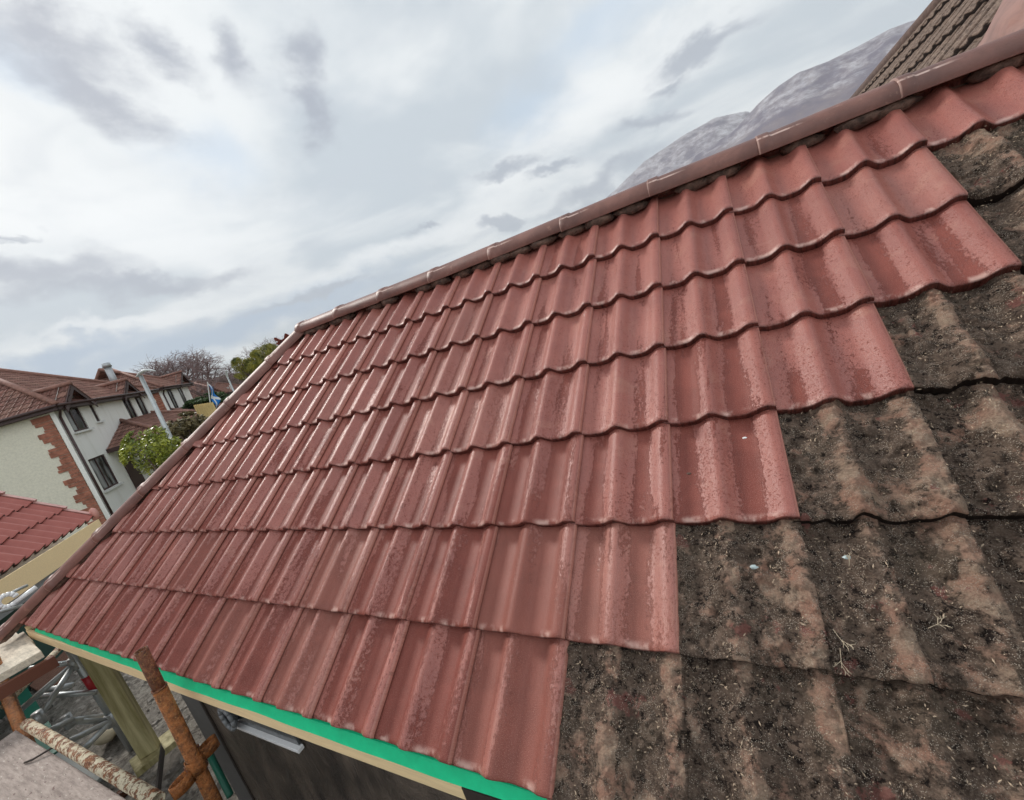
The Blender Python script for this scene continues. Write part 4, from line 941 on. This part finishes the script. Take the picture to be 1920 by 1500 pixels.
# far planks reaching the eaves corner
M_PLANK = simple('bleached_plank', (.62, .54, .43), .85, var=.35, scale=2.2, streak=(6, 22, 22), bump=.6)
zp = 2.07; c0 = Pz(36, 1166, zp); c1 = Pz(92, 1216, zp); lf = Pz(-60, 1215, zp); ld = (lf-c0); ld[2] = 0; ldn = ld/np.linalg.norm(ld); wv2 = (c1-c0)
for k in range(3):
    a = c0+wv2*(k/3.)+ldn*random.uniform(-.02, .05); bd = MB().box(a-ZU*.04, ldn*3.6, wv2/3*.96, ZU*(.04+.004*k)).build('plank', M_PLANK, None, False, .003)
    tag(bd, ['bleached plank meeting the corner of the eaves, farthest of three', 'bleached middle plank of the three under the eaves corner', 'bleached plank nearest the rusty horizontal tube'][k], 'plank', 'bleached scaffold planks at the eaves corner')
eb_ = MB().box(c1-ZU*.125+wv2*.0, ldn*3.6, wv2/np.linalg.norm(wv2)*.04, ZU*.075).build('plank', simple('red_brown_stained_board', (.13, .04, .02), .7, streak=(3, 20, 20)), None); tag(eb_, 'dark red-brown board on edge below the bleached planks', 'plank')
# timber post under the eaves corner
pB = P(282, 1408, 4.55); pT = P(186, 1225, 4.62); zB = float(pB[2])
def m_treated(t, b):
    p = t.pos(); n = t.noise(t.vmath('MULTIPLY', p, (14, 14, 1.5)), 1, 6, .65, .4)
    t.put(b.inputs['Base Color'], t.mix(t.mapr(n, .35, .65), (.20, .17, .06), (.50, .44, .24))); b.inputs['Roughness'].default_value = .75; t.put(b.inputs['Normal'], t.bump(n, .4, .006))
M_TREAT = mat('green_treated_timber', m_treated)
q = np.array([pB[0], pB[1], 0.]); tow2 = (CW-pB)*[1, 1, 0]; tow2 /= np.linalg.norm(tow2); rg = np.cross(ZU, tow2); rg = rg*np.sign((Rc@rg)[0])
a45 = (rg*.92+tow2*.38); a45 /= np.linalg.norm(a45); b45 = np.cross(ZU, a45)
post = MB().box(q+ZU*zB-a45*.06-b45*.04, a45*.12, b45*.08, ZU*(EZ-.14-zB)).build('timber_post', M_TREAT, None, False, .004); tag(post, 'greenish treated timber post holding up the eaves corner', 'post')
sole = MB().box(q+ZU*(zB-.05)-rg*.12-tow2*.1, rg*.32, tow2*.22, ZU*.048).build('sole_plate', M_TREAT, None, False, .004); tag(sole, 'pale timber pad under the foot of the treated post', 'timber pad')
pl = MB().box(P(300, 1392, 4.4)-ZU*.06, P(166, 1486, 3.3)*[1, 1, 0]-P(300, 1392, 4.4)*[1, 1, 0], tow2*.05, ZU*.05).build('ground_plank', M_OLDW, None); tag(pl, 'dark wet plank lying on the ground towards the post foot', 'plank')
# folding aluminium frame with its galvanised pole
D5 = 5.1; fr = P(128, 1214, D5); gq = P(237, 1386, D5)
gp_ = empty('access_pole', (gq[0], gq[1], gq[2]), 'galvanised tower pole with a band of red tape', 'pole')
MB().tube(gq-ZU*.1, fr+ZU*.2, .031, n=14).build('tube', M_GALV, gp_, True)
r0, r1 = P(161.5, 1267, D5), P(178, 1293, D5); MB().tube(r0, r1, .0335, n=14).build('tape', simple('red_tape', (.42, .02, .03), .4), gp_, True)
al = empty('aluminium_frame', (P(140, 1400, 5.3)[0], P(140, 1400, 5.3)[1], .7), 'open lattice frame of pale aluminium tubes below the eaves', 'scaffold frame')
SEG = [((56, 1254), (141, 1241), 5.3, 5.1), ((40, 1330), (138, 1245), 5.2, 5.1), ((72, 1348), (138, 1247), 4.9, 5.1), ((76, 1305), (180, 1298), 5.3, 5.05), ((88, 1293), (137, 1284), 5.7, 5.6),
       ((124, 1353), (206, 1351), 4.9, 5.05), ((91, 1371), (133, 1350), 4.6, 4.8), ((120, 1395), (204, 1353), 4.5, 5.05), ((150, 1412), (206, 1355), 4.5, 5.05), ((136, 1351), (190, 1343), 4.8, 5.4)]
for (p0, p1, d0, d1) in SEG: MB().tube(P(*p0, d0), P(*p1, d1), .021, n=10).build('brace', M_GALV, al, True)
for p_, d_ in (((139, 1244), 5.1), ((205, 1352), 5.05), ((128, 1352), 4.85), ((74, 1346), 4.9)): 
    c_ = P(*p_, d_); MB().tube(c_-ZU*.05, c_+ZU*.05, .032, n=10).build('hinge', M_GALV, al, True)
# corrugated boards and green beam on the ground
c_ = [P(52, 1283, 7.6), P(82, 1300, 7.0), P(150, 1243, 8.0), P(112, 1222, 8.7)]; zc_ = np.mean([q_[2] for q_ in c_])
for q_ in c_: q_[2] = .70
c_ = [Pz(52, 1286, .72), Pz(84, 1304, .72), Pz(160, 1245, .72), Pz(120, 1214, .72)]
vs = []; fs = []; nn = 110
for i in range(nn+1):
    u = i/nn; A = c_[0]*(1-u)+c_[1]*u; B = c_[3]*(1-u)+c_[2]*u; hh = .03*(math.sin(u*13*2*math.pi) > 0)
    vs += [A+ZU*hh, B+ZU*hh, A-ZU*.02, B-ZU*.02]
for i in range(nn): k = i*4; fs += [(k, k+1, k+5, k+4), (k+2, k+6, k+7, k+3), (k, k+4, k+6, k+2), (k+1, k+3, k+7, k+5)]
fs += [(0, 2, 3, 1), (nn*4, nn*4+1, nn*4+3, nn*4+2)]
dk = mesh('ribbed_deck', vs, fs, simple('brown_decking', (.25, .13, .09), .7, scale=5)); tag(dk, 'ribbed brown decking sheet lying on the ground behind the frame', 'decking')
g0, g1 = Pz(44, 1278, .95), Pz(118, 1395, .80); M_GRN = simple('dark_green_paint', (.015, .13, .085), .45)
gbm = MB().box(g0-ZU*.12, g1-g0, np.cross(g1-g0, ZU)/np.linalg.norm(g1-g0)*.13, ZU*.10).build('green_beam', M_GRN); tag(gbm, 'dark green painted steel beam lying behind the aluminium frame', 'beam')
g2, g3 = P(392, 1412, 3.2), P(432, 1492, 2.95); gb3 = MB().tube(g2, g3, .018, n=8).build('green_pole', M_GRN, None, True); tag(gb3, 'thin green pole leaning near the wall foot behind the coupler', 'pole')
wb = MB(); c__ = P(212, 1366, 5.5)
for k in range(5): lump(wb, c__+np.array([random.uniform(-.12, .12), random.uniform(-.12, .12), -.02]), .10, .08, .06, 8)
tag(wb.build('sandbag', simple('pale_sacking', (.50, .43, .30), .9, scale=8), None, True), 'pale crumpled sack on the gravel beside the galvanised pole', 'sack')
bg_ = P(30, 1360, 4.2); gs = MB().box(np.array([bg_[0]-1.6, bg_[1]-.5, .74]), (.9, 0, 0), (0, .8, 0), (0, 0, .03)).build('paving_slab', simple('grey_slab', (.20, .21, .20), .8, scale=3)); tag(gs, 'grey slab on the ground behind the left rusty upright', 'slab')
# bits beyond the hip end
hb = P(14, 1126, 6.6); h_ = MB().path([hb+rg*(.06*math.cos(a))+ZU*(.06*math.sin(a)) for a in np.linspace(0, 5.2, 12)]+[hb+rg*.2-ZU*.0], .022, n=8).build('pipe_bend', M_WHITE, None, True); tag(h_, 'white curved plastic pipe beside the foot of the hip', 'pipe')
sw = MB().tube(P(-10, 1150, 6.3), P(42, 1136, 6.6), .016).build('metal_rod', M_GALV, None, True); tag(sw, 'thin pale rod beside the white pipe bend', 'rod')
sw = MB().tube(P(20, 1112, 7.2), P(50, 1098, 7.4), .016).build('metal_rod', M_GALV, None, True); tag(sw, 'thin pale rod under the green outbuilding wall', 'rod')
rb_ = MB().box(P(-20, 1176, 6.9)-ZU*.25, e*-1.2, g*.5, ZU*.28).build('red_crate', simple('red_plastic', (.30, .03, .025), .5), None, False, .01); tag(rb_, 'dark red crate beyond the bleached planks', 'crate')

# ---------------------------------------------------------------- debris on the roof
def onroof(px, py, h=0.0):
    d = ray(px, py); o_ = O+N*h; s_ = ((o_-CW)@N)/(d@N); return CW+d*s_
def chip(px, py, r, m, nm, label, cat, seed, h=-.012):
    random.seed(seed); mb = MB(); lump(mb, onroof(px, py, h), r, r*.6, r*.5, 6); tag(mb.build(nm, m, None, False), label, cat)
chip(1396, 821, .006, M_WHITE, 'stone_chip', 'tiny white chip on a clean red tile', 'chip', 1, -.02)
chip(1292, 888, .007, M_MORTAR, 'stone_chip', 'small brown pebble in a red tile trough', 'chip', 2, -.022)
chip(1413, 1063, .010, simple('pale_blue_shard', (.42, .50, .50), .5), 'shard', 'pale blue-grey shard on the moss beside the red tiles', 'shard', 3, 0)
chip(1588, 1045, .008, simple('pale_blue_shard', (.42, .50, .50), .5), 'shard', 'small pale shard high on the moss near the course edge', 'shard', 4, 0)
chip(345, 832, .035, simple('pink_mortar_lump', (.55, .36, .30), .8), 'mortar_lump', 'pinkish lump of mortar under the hip tiles halfway down', 'mortar', 5, .0)
M_STRAW = simple('dry_straw', (.42, .34, .24), .8, var=.3)
def sprig(px, py, L, ang, seed, label):
    rnd = random.Random(seed); mb = MB(); p = onroof(px, py, .004)
    d = U*math.cos(ang)+V*math.sin(ang)
    def br(p, d, L, lev):
        q_ = p+d*L+N*rnd.uniform(-.001, .004); mb.tube(p, q_, .0007, .0004, n=4)
        if lev < 2:
            for _ in range(3):
                a = rnd.uniform(-.9, .9); nd = d*math.cos(a)+np.cross(N, d)*math.sin(a); br(p+(q_-p)*rnd.uniform(.4, 1), nd, L*rnd.uniform(.35, .6), lev+1)
    br(p, d, L, 0); tag(mb.build('dry_sprig', M_STRAW), label, 'twig', 'dry sprigs on the moss')
sprig(1562, 1180, .032, -1.1, 3, 'dry forked sprig lying near the course edge of the mossy tiles')
sprig(1575, 1215, .036, -1.7, 4, 'longer dry stalk just above the lower mossy course edge')
sprig(1740, 1178, .026, .5, 5, 'dry pale sprig on the moss towards the right')
sprig(1592, 1062, .02, 1.3, 6, 'small upright pale sprig high on the moss')
gv = []; gf_ = []; rn = np.random.default_rng(4); cnt = 26000
uu = rn.uniform(-.3, 2.1, cnt); vv = rn.uniform(0, 2.25, cnt)
for i in range(cnt):
    r = int(vv[i]//GA)
    if r > 5: continue
    c = math.floor(uu[i]/TWD)+1
    if c <= last[r] or uu[i] > 2.0: continue
    if fbm(np.array([uu[i]*14.]), np.array([vv[i]*14.]), 2, 77)[0] < rn.uniform(.3, .62): continue
    s_ = uu[i]/TWD-(c-1); t__ = vv[i]-r*GA
    h = PH*(prof(np.array([s_]))[0]-1)-THK*t__/GA+.0055
    p = O+U*uu[i]+V*vv[i]+N*h; a = rn.uniform(0, 6.28); L = rn.choice([.0015, .0022, .0034, .0055], p=[.38, .3, .23, .09]); w = .0007+L*.16
    d = U*math.cos(a)+V*math.sin(a); b = -U*math.sin(a)+V*math.cos(a); k = len(gv)
    gv += [p-d*L, p+b*w, p+d*L, p-b*w, p+N*w*1.3]; gf_ += [(k, k+1, k+4), (k+1, k+2, k+4), (k+2, k+3, k+4), (k+3, k, k+4)]
gt = mesh('roof_grit', gv, gf_, simple('pale_grit', (.50, .38, .27), .8, var=.6, scale=60)); tag(gt, 'pale grit and needle litter caught in the moss of the old tiles', 'grit', kind='stuff')

# ---------------------------------------------------------------- air
hz = bpy.data.meshes.new('haze'); bm = bmesh.new(); bmesh.ops.create_cube(bm, size=1); bm.to_mesh(hz); bm.free()
ho = bpy.data.objects.new('haze', hz); C.objects.link(ho); ho.scale = (18400, 18400, 1600); ho.location = (0, 0, 800-3); ho['kind'] = 'stuff'; ho['label'] = 'pale haze over the distant hills'; ho['category'] = 'haze'
hm = bpy.data.materials.new('haze'); hm.use_nodes = True; t = NT(hm.node_tree); t.n.clear()
vp = t.new('ShaderNodeVolumePrincipled'); vp.inputs['Color'].default_value = (.86, .89, .94, 1); vp.inputs['Density'].default_value = 8e-5; vp.inputs['Anisotropy'].default_value = 0
out = t.new('ShaderNodeOutputMaterial'); t.l.new(vp.outputs[0], out.inputs['Volume']); hz.materials.append(hm)
